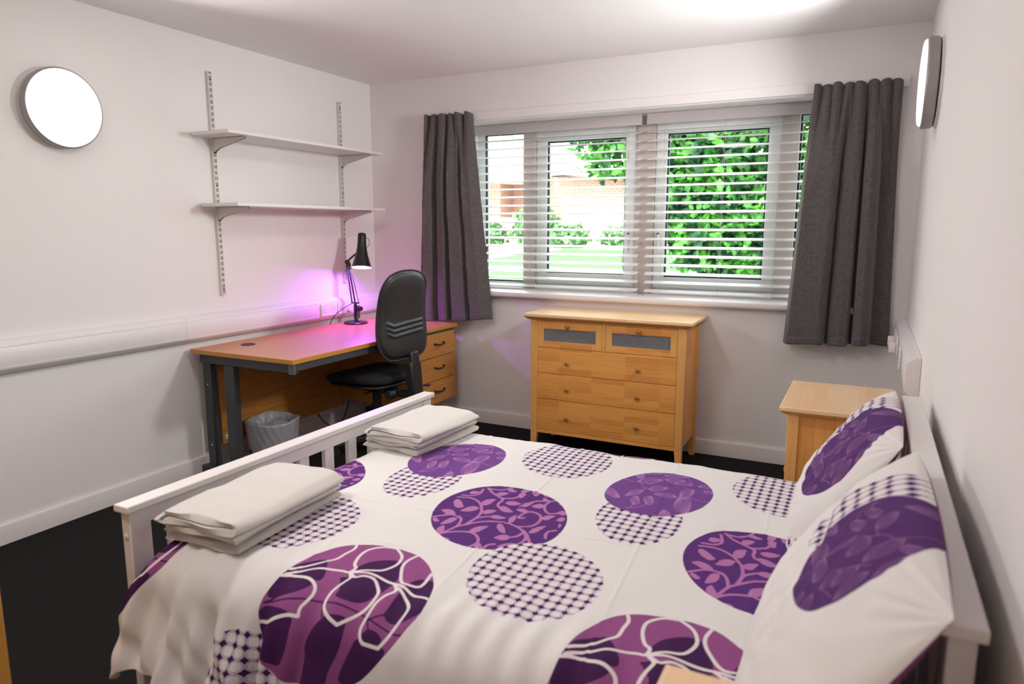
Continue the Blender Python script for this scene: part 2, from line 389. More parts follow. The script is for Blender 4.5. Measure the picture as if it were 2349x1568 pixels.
def socket(loc, rot, label, grp=None, plug=0, rock=True, w=.146):
    s = thing('wall_socket', label, 'socket', loc, rot, grp)
    obj('face_plate', MB().box(-w/2, w/2, -.0095, 0, -.043, .043), white_pl, s, bevel=.003, local=True)
    n = 2 if w > .1 else 1
    for i in range(n):
        cx = (-.036 if i == 0 else .036) if n == 2 else 0
        if rock:
            obj('rocker_switch', MB().hexa([(cx-.007+(-.018 if n == 2 and i == 0 else (.018 if n == 2 else 0)), -.0125, .012), (cx+.007+(-.018 if n == 2 and i == 0 else (.018 if n == 2 else 0)), -.0125, .012), (cx+.007+(-.018 if n == 2 and i == 0 else (.018 if n == 2 else 0)), -.009, .012), (cx-.007+(-.018 if n == 2 and i == 0 else (.018 if n == 2 else 0)), -.009, .012)],
                [(cx-.007+(-.018 if n == 2 and i == 0 else (.018 if n == 2 else 0)), -.0105, .034), (cx+.007+(-.018 if n == 2 and i == 0 else (.018 if n == 2 else 0)), -.0105, .034), (cx+.007+(-.018 if n == 2 and i == 0 else (.018 if n == 2 else 0)), -.009, .034), (cx-.007+(-.018 if n == 2 and i == 0 else (.018 if n == 2 else 0)), -.009, .034)]), white_pl, s, local=True)
        for sx, sz, ww, hh in ((0, 0, .004, .009), (-.011, -.019, .0065, .004), (.011, -.019, .0065, .004)):
            obj('pin_slot', MB().box(cx+sx-ww/2, cx+sx+ww/2, -.0100, -.0092, sz-hh/2, sz+hh/2), hole_m, s, local=True)
    for sx in (-1, 1):
        obj('screw', MB().lathe([(0, -.0105), (.0033, -.0105), (.0033, -.009), (0, -.009)], 12, (sx*(w/2-.012), 0, 0), 'y'), chrome, s, local=True)
    if plug:
        p = obj('plug', MB().prism([(.036-.024, -.030), (.036+.024, -.030), (.036+.026, -.010), (.036+.018, .018), (.036-.018, .018), (.036-.026, -.010)], 'y', -.040, -.0096), white_pl, s, bevel=.004, local=True)
    return s
RL = pi/2
socket((.0495, -.600, .836), RL, 'white double socket on the trunking left of the desk lamp')
socket((.0495, -.430, .836), RL, 'white double socket on the trunking half hidden behind the desk lamp', plug=1)
socket((W-.0495, -.30, .836), -RL, 'white plug and double socket on the right wall trunking nearest the curtain', plug=1)
socket((W-.0495, -.52, .836), -RL, 'white double socket with plug, middle one of the right wall trunking', plug=1)
socket((W-.0495, -.90, .836), -RL, 'white single socket on the right wall trunking nearest the bed', w=.086, rock=False)

# ------------------------------------------------------------------ round wall lights
diff_m = mat('lit_opal_diffuser', (.9, .9, .9), .5, emit=(1.0, .97, .96), estr=3.0)
def wall_light(loc, rotz, label):
    r = thing('wall_light', label, 'wall light', loc, rotz, 'round wall lights')
    obj('back_plate', MB().lathe([(0, 0), (.172, 0), (.172, .010), (0, .010)], 64, axis='x'), white_pl, r, local=True, smooth=True)
    obj('housing', MB().lathe([(0, .014), (.170, .014), (.176, .018), (.178, .048), (.176, .055), (.171, .058), (.168, .056), (0, .054)], 72, axis='x'), steel, r, local=True, smooth=True)
    obj('diffuser', MB().lathe([(.1675, .055), (.167, .060), (.162, .066), (.150, .0695), (.10, .0725), (.05, .0735), (0.0, .074)], 72, axis='x', closed=True), diff_m, r, local=True, smooth=True)
    ld = bpy.data.lights.new('wall_light_panel', 'AREA'); ld.shape = 'DISK'; ld.size = .30; ld.energy = LAMP_WATTS*(1.0 if rotz == 0 else 1.5); ld.color = (1.0, .98, .975); ld.spread = radians(122)
    lo_ = bpy.data.objects.new('light_panel', ld); COL.objects.link(lo_); lo_.parent = r; lo_.location = (.077, 0, 0); lo_.rotation_euler = (0, -pi/2, 0)
    return r
wall_light((0, -2.278, 1.926), 0, 'round grey-rimmed wall light glowing white on the left wall')
wall_light((W, -.90, 1.968), pi, 'round grey-rimmed wall light seen edge-on on the right wall')
# two fill lights added on the ceiling to brighten the far corner, unseen
for cl_y, cl_f, cl_l in ((-2.30, FILL_NEAR, 'added fill light on the ceiling above the bed, out of view'), (-3.90, FILL_FAR, 'added fill light on the ceiling near the camera, out of view')):
  cl = thing('fill_light', cl_l, 'added fill light', (1.80, cl_y, H))
  obj('housing', MB().lathe([(0, 0), (.20, 0), (.21, -.02), (.20, -.05), (.185, -.052), (0, -.05)], 48), steel, cl, local=True, smooth=True)
  obj('diffuser', MB().lathe([(.185, -.0525), (.18, -.065), (.12, -.078), (0, -.082)], 48, closed=True), mat('fill_light_diffuser_%d' % int(-cl_y), (.9, .9, .9), .5, emit=(1.0, .93, .88), estr=cl_f), cl, local=True, smooth=True)

# ------------------------------------------------------------------ twin-slot shelving
shelf_m = mat('white_shelf_board', (.78, .74, .72), .35)
rail_m = mat('cream_steel', (.70, .655, .62), .4)
slot_m = mat('slot_shadow_hole', (.03, .022, .018), .9)
uprights = []
for yy, lab in ((-1.437, 'tall slotted white steel shelf upright nearer the round light'), (-.362, 'tall slotted white steel shelf upright above the desk lamp')):
    r = thing('shelf_upright', lab, 'shelf upright', (0, yy, 1.008), group='slotted shelf uprights')
    # U channel with two real rows of holes: face built from strips between the slots
    z0, z1 = 1.008, 2.246; cols = [(-.0125, -.0072), (-.0024, .0024), (.0072, .0125)]
    mb = MB()
    for a, b in cols: mb.box(.018, .020, yy+a, yy+b, z0, z1)
    zz = z0+.010; k = 0
    while zz < z1-.012:
        for a, b in ((-.0072, -.0024), (.0024, .0072)): mb.box(.018, .020, yy+a, yy+b, zz+.020, min(zz+.032, z1))
        zz += .032; k += 1
    for a, b in ((-.0072, -.0024), (.0024, .0072)): mb.box(.018, .020, yy+a, yy+b, z0, z0+.010)
    mb.box(0, .020, yy-.014, yy-.0125, z0, z1).box(0, .020, yy+.0125, yy+.014, z0, z1)
    obj('channel', mb, rail_m, r)
    obj('slot_back', MB().box(.001, .0150, yy-.0125, yy+.0125, z0, z1), slot_m, r)
    for zs in (z0+.035, (z0+z1)/2, z1-.045):
        obj('screw', MB().lathe([(0, .020), (.0055, .020), (.004, .0222), (0, .0228)], 12, (0, yy, zs), 'x'), mat('brown_screw', (.09, .05, .04), .5, metal=.5), r)
for zt, lab, y0, y1 in ((1.905, 'upper white wall shelf with nothing on it', -1.588, -.268), (1.527, 'lower white wall shelf with nothing on it, above the desk', -1.553, -.250)):
    s = thing('wall_shelf', lab, 'shelf', (.15, (y0+y1)/2, zt-.018), group='white wall shelves')
    obj('shelf_board', MB().box(.022, .303, y0, y1, zt-.018, zt), shelf_m, s, bevel=.0012)
    for yy in (-1.437, -.362):
        # folded steel bracket, deep at the wall and shallow at the tip
        pr = [(.0205, zt-.0185), (.258, zt-.0185), (.262, zt-.024), (.258, zt-.031), (.060, zt-.074), (.036, zt-.088), (.026, zt-.094), (.0205, zt-.094)]
        b = obj('bracket', MB().prism(pr, 'y', yy-.0085, yy-.0070).prism(pr, 'y', yy+.0070, yy+.0085).prism([(.0205, zt-.0200), (.262, zt-.0200), (.262, zt-.0186), (.0205, zt-.0186)], 'y', yy-.0085, yy+.0085), rail_m, s)
        obj('bracket_bolt', MB().lathe([(0, 0), (.004, 0), (.004, .006), (0, .006)], 10, (.225, yy, zt-.036)), mat('dark_bolt', (.05, .04, .04), .5, metal=.6), b)
        obj('bracket_hook', MB().box(.0202, .026, yy-.007, yy+.007, zt-.100, zt-.090), mat('dark_bolt', (.05, .04, .04)), b)

# ------------------------------------------------------------------ desk
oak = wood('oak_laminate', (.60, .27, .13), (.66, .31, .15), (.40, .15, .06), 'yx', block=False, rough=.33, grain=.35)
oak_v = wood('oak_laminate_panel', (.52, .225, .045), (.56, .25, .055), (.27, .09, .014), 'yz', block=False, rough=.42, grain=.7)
oak_e = mat('oak_edge_band', (.56, .24, .03), .4, noise=.1)
DX0, DX1, DY0, DY1, DZ = .035, .790, -1.705, -.110, .730
dk = thing('desk', 'large oak-laminate desk with black steel legs and a drawer pedestal under the right end', 'desk', ((DX0+DX1)/2, (DY0+DY1)/2, 0))
obj('desktop', MB().box(DX0, DX1, DY0, DY1, DZ-.022, DZ), oak, dk, bevel=.0015)
eb = MB().box(DX1-.0005, DX1+.0018, DY0-.001, DY1, DZ-.0235, DZ-.0006).box(DX0, DX1+.0018, DY0-.0018, DY0+.0005, DZ-.0235, DZ-.0006)
obj('edge_band', eb, oak_e, dk, bevel=.0008)
gm = obj('cable_grommet', MB().lathe([(.028, DZ+.0002), (.040, DZ+.0002), (.041, DZ+.002), (.039, DZ+.0035), (.034, DZ+.0035), (.032, DZ+.001), (.0, DZ+.0008)], 36, (.206, -1.453, 0)), black_pl, dk, smooth=True)
yl = -1.645
def cleg(yl, nm='leg'):
    # cantilever leg: two uprights, floor foot and top bearer
    for x0, x1 in ((.075, .135), (.240, .315)):
        o = obj('leg', MB().box(x0, x1, yl-.020, yl+.020, .045, .652), grey_met, dk, bevel=.004)
        for z in (.18, .53):
            if x0 < .1: obj('leg_screw', MB().lathe([(0, 0), (.006, 0), (.005, -.003), (0, -.003)], 14, ((x0+x1)/2+.005, yl-.0205, z), 'y'), chrome, o, smooth=True)
    obj('foot', MB().prism([(.018, 0), (.70, 0), (.70, .025), (.66, .045), (.018, .048)], 'y', yl-.026, yl+.026), grey_met, dk, bevel=.003)
    obj('foot_cap', MB().box(.0175, .0210, yl-.012, yl+.012, .010, .038), white_pl, dk)
cleg(yl); cleg(-.17)
sb = obj('side_bearer', MB().box(.070, .775, yl-.028, yl-.004, .652, .704), grey_met, dk, bevel=.002)
obj('bearer_cap', MB().box(.068, .0715, yl-.022, yl-.010, .664, .694), white_pl, dk)
obj('side_bearer', MB().box(.070, .775, -.150, -.126, .652, .704), grey_met, dk, bevel=.002)
obj('front_rail', MB().box(.752, .782, DY0+.022, DY1-.02, .665, .706), grey_met, dk, bevel=.003)
for yy in (DY0+.016, DY1-.016):
    obj('rail_end_cap', MB().box(.748, .7865, yy-.007, yy+.007, .650, .7055), mat('blue_grey_cap', (.10, .12, .135), .4), dk, bevel=.003)
obj('rail_bolt', MB().lathe([(0, 0), (.006, 0), (.005, -.003), (0, -.003)], 12, (.735, yl-.0285, .690), 'y'), mat('dark_bolt', (.05, .04, .04)), dk)
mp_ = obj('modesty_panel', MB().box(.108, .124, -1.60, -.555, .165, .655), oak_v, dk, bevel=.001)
for y, z in ((-1.57, .205), (-1.145, .205)):
    f = obj('panel_fitting', MB().lathe([(0, .1245), (.016, .1245), (.015, .129), (0, .130)], 20, (0, y, z), 'x'), white_pl, dk, smooth=True)
    for d in (-.006, .006): obj('fitting_screw', MB().lathe([(0, .1295), (.0032, .1295), (.0028, .1312), (0, .1312)], 10, (0, y+d, z+d*.3), 'x'), mat('dark_bolt', (.05, .04, .04)), f)
# pedestal with three drawers
PY0, PY1, PZ0, PZ1 = -.575, -.125, .205, .700
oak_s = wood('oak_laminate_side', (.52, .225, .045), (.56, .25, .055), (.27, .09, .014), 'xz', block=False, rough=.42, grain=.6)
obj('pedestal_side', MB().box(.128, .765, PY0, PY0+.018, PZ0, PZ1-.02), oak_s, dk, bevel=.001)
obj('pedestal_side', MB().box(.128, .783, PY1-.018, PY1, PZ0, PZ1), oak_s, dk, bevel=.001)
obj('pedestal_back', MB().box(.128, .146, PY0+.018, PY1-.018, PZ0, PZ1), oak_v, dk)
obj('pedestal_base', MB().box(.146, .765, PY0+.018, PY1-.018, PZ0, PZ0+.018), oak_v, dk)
dz = (PZ1-.010-PZ0)/3
for i in range(3):
    a, b = PZ0+i*dz+.0025, PZ0+(i+1)*dz-.0025
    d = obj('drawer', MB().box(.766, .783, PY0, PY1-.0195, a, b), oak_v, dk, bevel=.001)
    yc = (PY0+PY1)/2+.005; zc = (a+b)/2+.008
    hp = [(.783, yc-.056, zc+.004), (.800, yc-.052, zc+.001), (.806, yc-.030, zc-.003), (.808, yc, zc-.006), (.806, yc+.030, zc-.003), (.800, yc+.052, zc+.001), (.783, yc+.056, zc+.004)]
    obj('drawer_handle', MB().tube(hp, [.005, .0058, .006, .006, .006, .0058, .005], 10), black_pl, d, smooth=True)

# power cable hanging under the desk
cb = MB().tube([(.10+.02*sin(t*3), -.80+.35*t-.02, .22-.19*sin(pi*t)**.6*(1 if t > .02 else 0)) for t in np.linspace(0, 1, 24)], .004, 8)
tag(obj('power_cable', cb, black_pl, smooth=True), 'thin black cable looping down below the back panel of the desk', 'cable')

# ------------------------------------------------------------------ desk lamp (balanced arm)
LY = -.455
lp = thing('desk_lamp', 'black balanced-arm desk lamp with a violet bulb standing on the desk', 'lamp', (.170, LY, DZ))
obj('base', MB().lathe([(0, DZ), (.080, DZ), (.083, DZ+.003), (.083, DZ+.010), (.078, DZ+.014), (.03, DZ+.018), (.02, DZ+.024), (.0, DZ+.025)], 48, (.172, LY, 0)), black_met, lp, smooth=True)
bx, bz = .172, DZ+.025
obj('stem', MB().tube([(bx, LY, bz-.004), (bx, LY, DZ+.085)], [.010, .008], 14), black_met, lp, smooth=True)
obj('pivot_plate', MB().box(bx-.030, bx+.034, LY-.006, LY+.006, DZ+.140, DZ+.150).box(bx-.007, bx+.007, LY-.009, LY+.009, DZ+.075, DZ+.150), black_met, lp, bevel=.002)
def coil(p0, p1, r, turns, wr):
    p0, p1 = Vector(p0), Vector(p1); d = (p1-p0); L = d.length; d.normalize(); u = d.cross(Vector((0, 1, 0))).normalized(); w = d.cross(u)
    n = int(turns*10); return [p0+d*L*i/n+u*r*cos(2*pi*turns*i/n)+w*r*sin(2*pi*turns*i/n) for i in range(n+1)]
for dx, dy in ((-.022, .010), (.020, .012), (.028, -.012)):
    obj('spring', MB().tube(coil((bx+dx, LY+dy, DZ+.040), (bx+dx*.9, LY+dy, DZ+.128), .0062, 15, .0014), .0015, 5), black_met, lp, smooth=True)
    obj('spring_hook', MB().tube([(bx+dx*.5, LY, DZ+.022), (bx+dx, LY+dy, DZ+.040)], .0018, 6), chrome, lp, smooth=True)
obj('joint_knob', MB().lathe([(0, -.018), (.017, -.016), (.019, 0), (.017, .016), (0, .018)], 20, (bx+.036, LY, DZ+.105), 'y'), black_met, lp, smooth=True)
EL = (.108, LY, 1.158)     # elbow
obj('lower_arm', MB().tube([(bx-.026, LY-.004, DZ+.145), (EL[0], LY-.004, EL[2])], .0055, 10), black_met, lp, smooth=True)
obj('lower_arm', MB().tube([(bx-.006, LY+.004, DZ+.150), (EL[0]+.010, LY+.004, EL[2]-.010)], .0060, 10), black_met, lp, smooth=True)
obj('lower_arm', MB().tube([(bx+.030, LY, DZ+.145), (EL[0]+.030, LY, EL[2]-.022)], .0030, 8), black_met, lp, smooth=True)
obj('elbow_bracket', MB().prism([(EL[0]-.012, EL[2]-.010), (EL[0]+.032, EL[2]-.030), (EL[0]+.030, EL[2]-.012), (EL[0]+.014, EL[2]+.016), (EL[0]-.010, EL[2]+.012)], 'y', LY-.008, LY+.008), black_met, lp, bevel=.002)
obj('upper_arm', MB().tube([EL, (.150, LY+.01, 1.193), (.196, LY+.035, 1.236)], .0065, 10), black_met, lp, smooth=True)
# bell shaped shade, a thin shell open at the bottom
ax = Vector((.028, 0, -1)).normalized()
prof = [(.0, .238), (.022, .238), (.0265, .234), (.0285, .222), (.0295, .190), (.031, .155), (.037, .115), (.046, .075), (.056, .040), (.064, .012), (.068, 0), (.0665, 0), (.062, .014), (.054, .041), (.044, .076), (.035, .116), (.029, .156), (.0275, .190), (.026, .225), (0, .230)]
sh = MB().lathe(prof, 48, closed=True)
R = Vector((-.10, .19, 1)).to_track_quat('Z', 'Y').to_matrix()      # the mouth is turned towards the room
sc0 = Vector((.238, LY, 1.122))
sh.v = [tuple(R @ Vector(p)+sc0) for p in sh.v]
obj('lamp_shade', sh, black_met, lp, smooth=True)
li = MB().lathe([(.0655, .001), (.0612, .014), (.0532, .041), (.0432, .076), (.0342, .116), (.028, .156), (.0265, .19), (0, .20)], 48, closed=True)
li.v = [tuple(R @ Vector(p)+sc0) for p in li.v]
obj('shade_lining', li, mat('white_shade_lining', (.8, .78, .8), .5), lp, smooth=True)
obj('shade_button', MB().tube([tuple(R @ Vector((0, 0, .236))+sc0), tuple(R @ Vector((0, 0, .250))+sc0)], [.004, .003], 10), chrome, lp, smooth=True)
lo = [R @ Vector(q)+sc0 for q in [(-.030, 0, .205), (-.045, 0, .200), (-.052, 0, .180), (-.048, 0, .155), (-.034, 0, .140)]]
obj('shade_loop', MB().tube(lo, .002, 8), black_met, lp, smooth=True)
bulb_m = mat('violet_bulb', (.8, .5, .9), .3, emit=(.52, .10, 1.0), estr=TASK_EMIT)
bu = MB().lathe([(0, -.002), (.014, .002), (.022, .010), (.025, .023), (.022, .040), (.014, .060), (.012, .10), (0, .10)], 24)
bu.v = [tuple(R @ Vector(p)+sc0) for p in bu.v]
obj('bulb', bu, bulb_m, lp, smooth=True)
cabl = [(bx-.012, LY-.012, DZ+.145), (.120, -.500, DZ+.118), (.085, -.545, DZ+.080), (.064, -.575, DZ+.040), (.053, -.590, DZ+.002), (.030, -.592, DZ-.01)]
obj('lamp_cable', MB().tube(cabl, .0028, 8), black_pl, lp, smooth=True)

# ------------------------------------------------------------------ office chair (faces the left wall)
ch = thing('office_chair', 'black office chair with a high ribbed backrest pushed under the desk', 'chair', (.640, -.845, 0), radians(-6))
# local frame: +x is behind the sitter (towards the room), y across
def outline(th):
    return OUT[0](th)
_op = [(0, 0), (.10, .002), (.165, .020), (.205, .065), (.223, .140), (.220, .220), (.212, .310), (.207, .385), (.194, .450), (.155, .506), (.085, .534), (0, .542)]
_op = _op+[(-a, b) for a, b in _op[-2:0:-1]]
def _mk():
    p = np.array(_op); q = []
    for i in range(len(p)):
        a, b, c, d = p[i-1], p[i], p[(i+1) % len(p)], p[(i+2) % len(p)]
        for t in np.arange(6)/6: q.append(.5*(2*b+(c-a)*t+(2*a-5*b+4*c-d)*t*t+(-a+3*b-3*c+d)*t**3))
    q = np.array(q); ang = np.unwrap(np.arctan2(q[:, 1]-.27, q[:, 0])); n = len(q)
    A_ = np.concatenate([ang-2*pi, ang, ang+2*pi]); Q_ = np.concatenate([q, q, q]); o_ = np.argsort(A_)
    return lambda th: (float(np.interp(th, A_[o_], Q_[o_, 0])), float(np.interp(th, A_[o_], Q_[o_, 1])))
OUT = [_mk()]
def chev(y, z):
    a = 0
    for zz in (.150, .180, .210):
        d = z-(zz+(.42*(-.105-y) if y < -.105 else .075*(y+.105))); a += .0085*smst(1-abs(d)/.015)*smst((.175-abs(y))/.03)*(1 if d > -.02 else 0)
    return a
def back_surf(sc, h0, bulge, flip=1, ridge=False, rings=44, seg=140, edge=.022):
    P = []
    for i in range(rings+1):
        r = (i/rings)**.85; row = []
        for k in range(seg+1):
            th = 2*pi*k/seg; Y, Z = outline(th); Y *= sc; Z = .27*sc+(Z-.27)*sc; zc = .27*sc
            y = Y*r; z = zc+(Z-zc)*r+(.27-.27*sc)
            x = h0+flip*(bulge*(1-r**3.2)+edge*(1-r**9)) - (.007*float(smst((r-.90)/.04)) if ridge else 0) - .05*(1-((z-.27)/.27)**2) + .25*y*y
            if ridge: x += chev(y, z)
            row.append((x, y, z))
        P.append(row)
    return np.array(P)
BZ, BX = .605, .250
def shifted(P, dx, dz, lean=.06):
    P = P.copy(); P[..., 0] += dx+P[..., 2]*lean; P[..., 2] += dz; return P
S1 = shifted(back_surf(1.0, 0, .014, 1, True), BX, BZ); S2 = shifted(back_surf(1.0, 0, 0.0, 1, edge=0), BX, BZ)
obj('backrest_shell', MB().grid(S1).grid(S2), black_pl, ch, smooth=True, local=True)
S3 = shifted(back_surf(.975, -.002, .030, -1, edge=.030), BX, BZ); S4 = shifted(back_surf(.975, -.001, 0, -1, edge=0), BX, BZ)
obj('backrest_cushion', MB().grid(S3).grid(S4), black_fab, ch, smooth=True, local=True)
S5 = shifted(back_surf(.992, 0, .0, -1, edge=.010)[-1:], BX-.004, BZ)[0]
obj('piping', MB().tube([tuple(p) for p in S5], .005, 8, cap=False), black_pl, ch, smooth=True, local=True)
# seat cushion: rounded slab with waterfall front and scooped underside
nu, nv = 72, 22
P = np.zeros((nu+1, nv+1, 3))
for i in range(nu+1):
    th = 2*pi*i/nu
    for j in range(nv+1):
        ph = -pi/2+pi*j/nv; c, s = cos(th), sin(th); cp = cos(ph)
        x = -.045+.235*(abs(c)**.55)*(1 if c > 0 else -1)*(cp**.28); y = .235*(abs(s)**.55)*(1 if s > 0 else -1)*(cp**.28)
        z = .478+.034*(abs(sin(ph))**.7)*(1 if ph > 0 else -1)-.020*smst((-x-.12)/.14)+.012*((y/.235)**2)
        P[i, j] = (x, y, z)
obj('seat_cushion', MB().grid(P), black_fab, ch, smooth=True, local=True)
P2 = P.copy(); P2[..., 2] = .438+(P[..., 2]-.478)*.42; P2[..., :2] *= .94
obj('seat_pan', MB().grid(P2), black_pl, ch, smooth=True, local=True)
obj('mechanism', MB().box(-.08, .12, -.07, .07, .385, .428).box(.02, .19, -.032, .032, .375, .410), black_pl, ch, bevel=.010, local=True)
bar = [(.12, .372), (.30, .372), (.335, .40), (.345, .46), (.325, .66), (.300, .66), (.312, .47), (.302, .425), (.28, .408), (.12, .405)]
obj('back_bar', MB().prism(bar, 'y', -.035, .035), black_pl, ch, bevel=.008, local=True)
obj('height_cover', MB().hexa([(.296, -.042, .36), (.356, -.042, .36), (.356, .042, .36), (.296, .042, .36)], [(.280, -.050, .60), (.330, -.050, .60), (.330, .050, .60), (.280, .050, .60)]), black_pl, ch, bevel=.010, local=True)
obj('adjuster_knob', MB().lathe([(0, .0), (.026, .002), (.028, .015), (.026, .05), (0, .052)], 20, (.20, -.115, .395), 'y'), black_pl, ch, smooth=True, local=True)
lv = obj('lever', MB().tube([(.30, .04, .43), (.30, .09, .43), (.30, .13, .425)], .0045, 8), black_pl, ch, smooth=True, local=True)
obj('lever_grip', MB().tube([(.30, .115, .428), (.30, .145, .422), (.30, .165, .425)], [.006, .008, .005], 10), black_pl, lv, smooth=True, local=True)
lv2 = obj('lever', MB().tube([(.05, -.06, .40), (.05, -.16, .395)], .0045, 8), black_pl, ch, smooth=True, local=True)
obj('gas_column', MB().lathe([(0, .085), (.028, .085), (.028, .245), (.0265, .30), (.0265, .392), (0, .392)], 28), black_pl, ch, smooth=True, local=True)
obj('column_piston', MB().lathe([(0, .38), (.014, .38), (.014, .40), (0, .40)], 20), mat('dark_chrome', (.1, .1, .1), .3, metal=.8), ch, local=True)
obj('hub', MB().lathe([(0, .060), (.045, .062), (.050, .085), (.040, .115), (0, .118)], 28), black_pl, ch, smooth=True, local=True)
for k in range(5):
    a = 2*pi*k/5+.55; ca, sa = cos(a), sin(a)
    def q(r, t, z): return (r*ca-t*sa, r*sa+t*ca, z)
    lg = obj('star_leg', MB().hexa([q(.03, -.022, .070), q(.29, -.014, .062), q(.29, .014, .062), q(.03, .022, .070)], [q(.03, -.018, .108), q(.29, -.010, .082), q(.29, .010, .082), q(.03, .018, .108)]), black_pl, ch, bevel=.004, local=True)
    for sgn in (-1, 1):
        wv = MB().lathe([(0, -.008), (.026, -.008), (.028, -.004), (.028, .004), (.026, .008), (0, .008)], 20, (0, 0, 0), 'y')
        wv.v = [(lambda p: q(.285+p[0], p[1]+sgn*.013, p[2]+.028))(p) for p in wv.v]
        obj('castor_wheel', wv, black_pl, lg, smooth=True, local=True)
    obj('castor_fork', MB().hexa([q(.262, -.004, .03), q(.308, -.004, .03), q(.308, .004, .03), q(.262, .004, .03)], [q(.270, -.005, .066), q(.300, -.005, .066), q(.300, .005, .066), q(.270, .005, .066)]), black_pl, lg, local=True)

# ------------------------------------------------------------------ waste bin with a liner
bn = thing('waste_bin', 'grey plastic waste bin with a pale liner bag folded over its rim under the desk', 'bin', (.285, -1.375, 0))
bc = (.285, -1.375)
liner = mat('pale_bin_liner', (.42, .43, .46), .38, spec=.6)
liner_in = liner
obj('bin_body', MB().lathe([(0, .004), (.108, .004), (.112, .0), (.116, .008), (.140, .262), (.143, .27), (.139, .27), (.112, .012), (0, .012)], 48, (bc[0], bc[1], 0)), mat('grey_bin_plastic', (.12, .12, .13), .5), bn, smooth=True)
nth, nr = 160, 34; P = np.zeros((nth+1, nr, 3))
for i in range(nth+1):
    th = 2*pi*i/nth
    for j in range(nr):
        t = j/(nr-1)
        if t < .52:     # outside skirt, rising
            q = t/.52; z = .100+.180*q; r = .135+.018*q
        elif t < .60:
            q = (t-.52)/.08; z = .280+.007*sin(pi*q); r = .153-.016*q
        else:
            q = (t-.60)/.40; z = .279-.11*q; r = .137-.05*q
        amp = .0040
        r += amp*sin(5*th+3*t)*(0.4+.6*sin(2*th+1))+.0022*sin(13*th-14*t)*(.5+.5*sin(3*th))+.0012*sin(th*21+22*t)
        z += .007*sin(3*th+.5)*(1 if t > .3 else 0)+.003*sin(8*th)*(t > .5)-.02*(t < .05)*sin(7*th)
        P[i, j] = (bc[0]+r*cos(th), bc[1]+r*sin(th), z)
lb = obj('liner_bag', MB().grid(P), liner, bn, smooth=True)
so = lb.modifiers.new('thick', 'SOLIDIFY'); so.thickness = .0012
pf = MB().add([(bc[0]-.07, bc[1]-.06, .235), (bc[0]+.075, bc[1]-.05, .225), (bc[0]+.085, bc[1]+.05, .262), (bc[0]-.02, bc[1]+.075, .275), (bc[0], bc[1], .272)], [(0, 1, 4), (1, 2, 4), (2, 3, 4), (3, 0, 4)])
po = obj('liner_fold', pf, liner, bn, recalc=False); so = po.modifiers.new('thick', 'SOLIDIFY'); so.thickness = .002

# ------------------------------------------------------------------ chest of drawers
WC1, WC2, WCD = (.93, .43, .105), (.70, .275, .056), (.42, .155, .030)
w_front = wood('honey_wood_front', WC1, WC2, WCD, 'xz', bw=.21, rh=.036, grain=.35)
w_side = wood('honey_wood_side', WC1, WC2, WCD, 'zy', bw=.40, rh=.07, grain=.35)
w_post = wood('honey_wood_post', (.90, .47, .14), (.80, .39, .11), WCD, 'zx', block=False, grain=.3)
w_top = wood('honey_wood_lit_top', (.92, .64, .36), (.86, .53, .25), (.62, .34, .14), 'xy', bw=.24, rh=.045, grain=.25, rough=.3)  # paler than the fronts: highlights on the top are put into the colour
w_topy = wood('honey_wood_lit_top_across', (.92, .66, .42), (.86, .53, .28), (.62, .34, .14), 'yx', bw=.20, rh=.045, grain=.25, rough=.3)  # sheen of the bedside tops mixed into these paler colours
knob_m = mat('wooden_knob', (.36, .15, .055), .35)
frost = mat('frosted_drawer_glass', (.19, .19, .20), .28, noise=.18, nscale=14)
gap_m = mat('shadow_gap', (.03, .015, .008), .9)
def knob(parent, x, y, z, axis='y', s=1.0, m=None):
    p = [(0, 0), (.006*s, 0), (.006*s, -.008*s), (.0105*s, -.012*s), (.0125*s, -.017*s), (.0115*s, -.022*s), (.007*s, -.0245*s), (0, -.025*s)]
    return obj('knob', MB().lathe(p, 24, (x, y, z), axis), m or knob_m, parent, smooth=True)
CX0, CX1, CYF, CYB = 1.503, 2.467, -.400, -.030
cd_ = thing('chest_of_drawers', 'honey-coloured wooden chest of drawers with two glass-fronted top drawers under the window', 'chest of drawers', ((CX0+CX1)/2, (CYF+CYB)/2, 0))
# moulded top: chamfered underside
def moulded_top(parent, x0, x1, y0, y1, z1, th, m, over=.024):
    z0 = z1-th; b = th*.52
    mb = MB().hexa([(x0+over, y0+over, z0), (x1-over, y0+over, z0), (x1-over, y1-.004, z0), (x0+over, y1-.004, z0)], [(x0+.002, y0+.002, z1-b), (x1-.002, y0+.002, z1-b), (x1-.002, y1, z1-b), (x0+.002, y1, z1-b)])
    mb2 = MB().box(x0, x1, y0, y1, z1-b, z1)
    t = obj('top', mb2, m, parent, bevel=.003); obj('top_moulding', mb, w_post, t, bevel=.001); return t
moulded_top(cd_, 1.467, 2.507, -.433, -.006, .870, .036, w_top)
for (x0, x1) in ((CX0, CX0+.045), (CX1-.045, CX1)):
    for (y0, y1) in ((CYF, CYF+.030), (CYB-.045, CYB)):
        inner = x1 if x0 < 2 else x0
        ti = .014 if x0 < 2 else -.014
        bx0, bx1 = (x0, x1-.014) if x0 < 2 else (x0+.014, x1)
        mb = MB().hexa([(bx0, y0, 0), (bx1, y0, 0), (bx1, y1, 0), (bx0, y1, 0)], [(x0, y0, .115), (x1, y0, .115), (x1, y1, .115), (x0, y1, .115)])
        mb.box(x0, x1, y0, y1, .115, .834)
        obj('leg_post', mb, w_post, cd_, bevel=.002)
for x in (CX0+.010, CX1-.028):
    obj('side_panel', MB().box(x, x+.018, CYF+.030, CYB-.045, .125, .834), w_side, cd_)
obj('back_panel', MB().box(CX0+.045, CX1-.045, CYB-.012, CYB-.004, .12, .834), w_side, cd_)
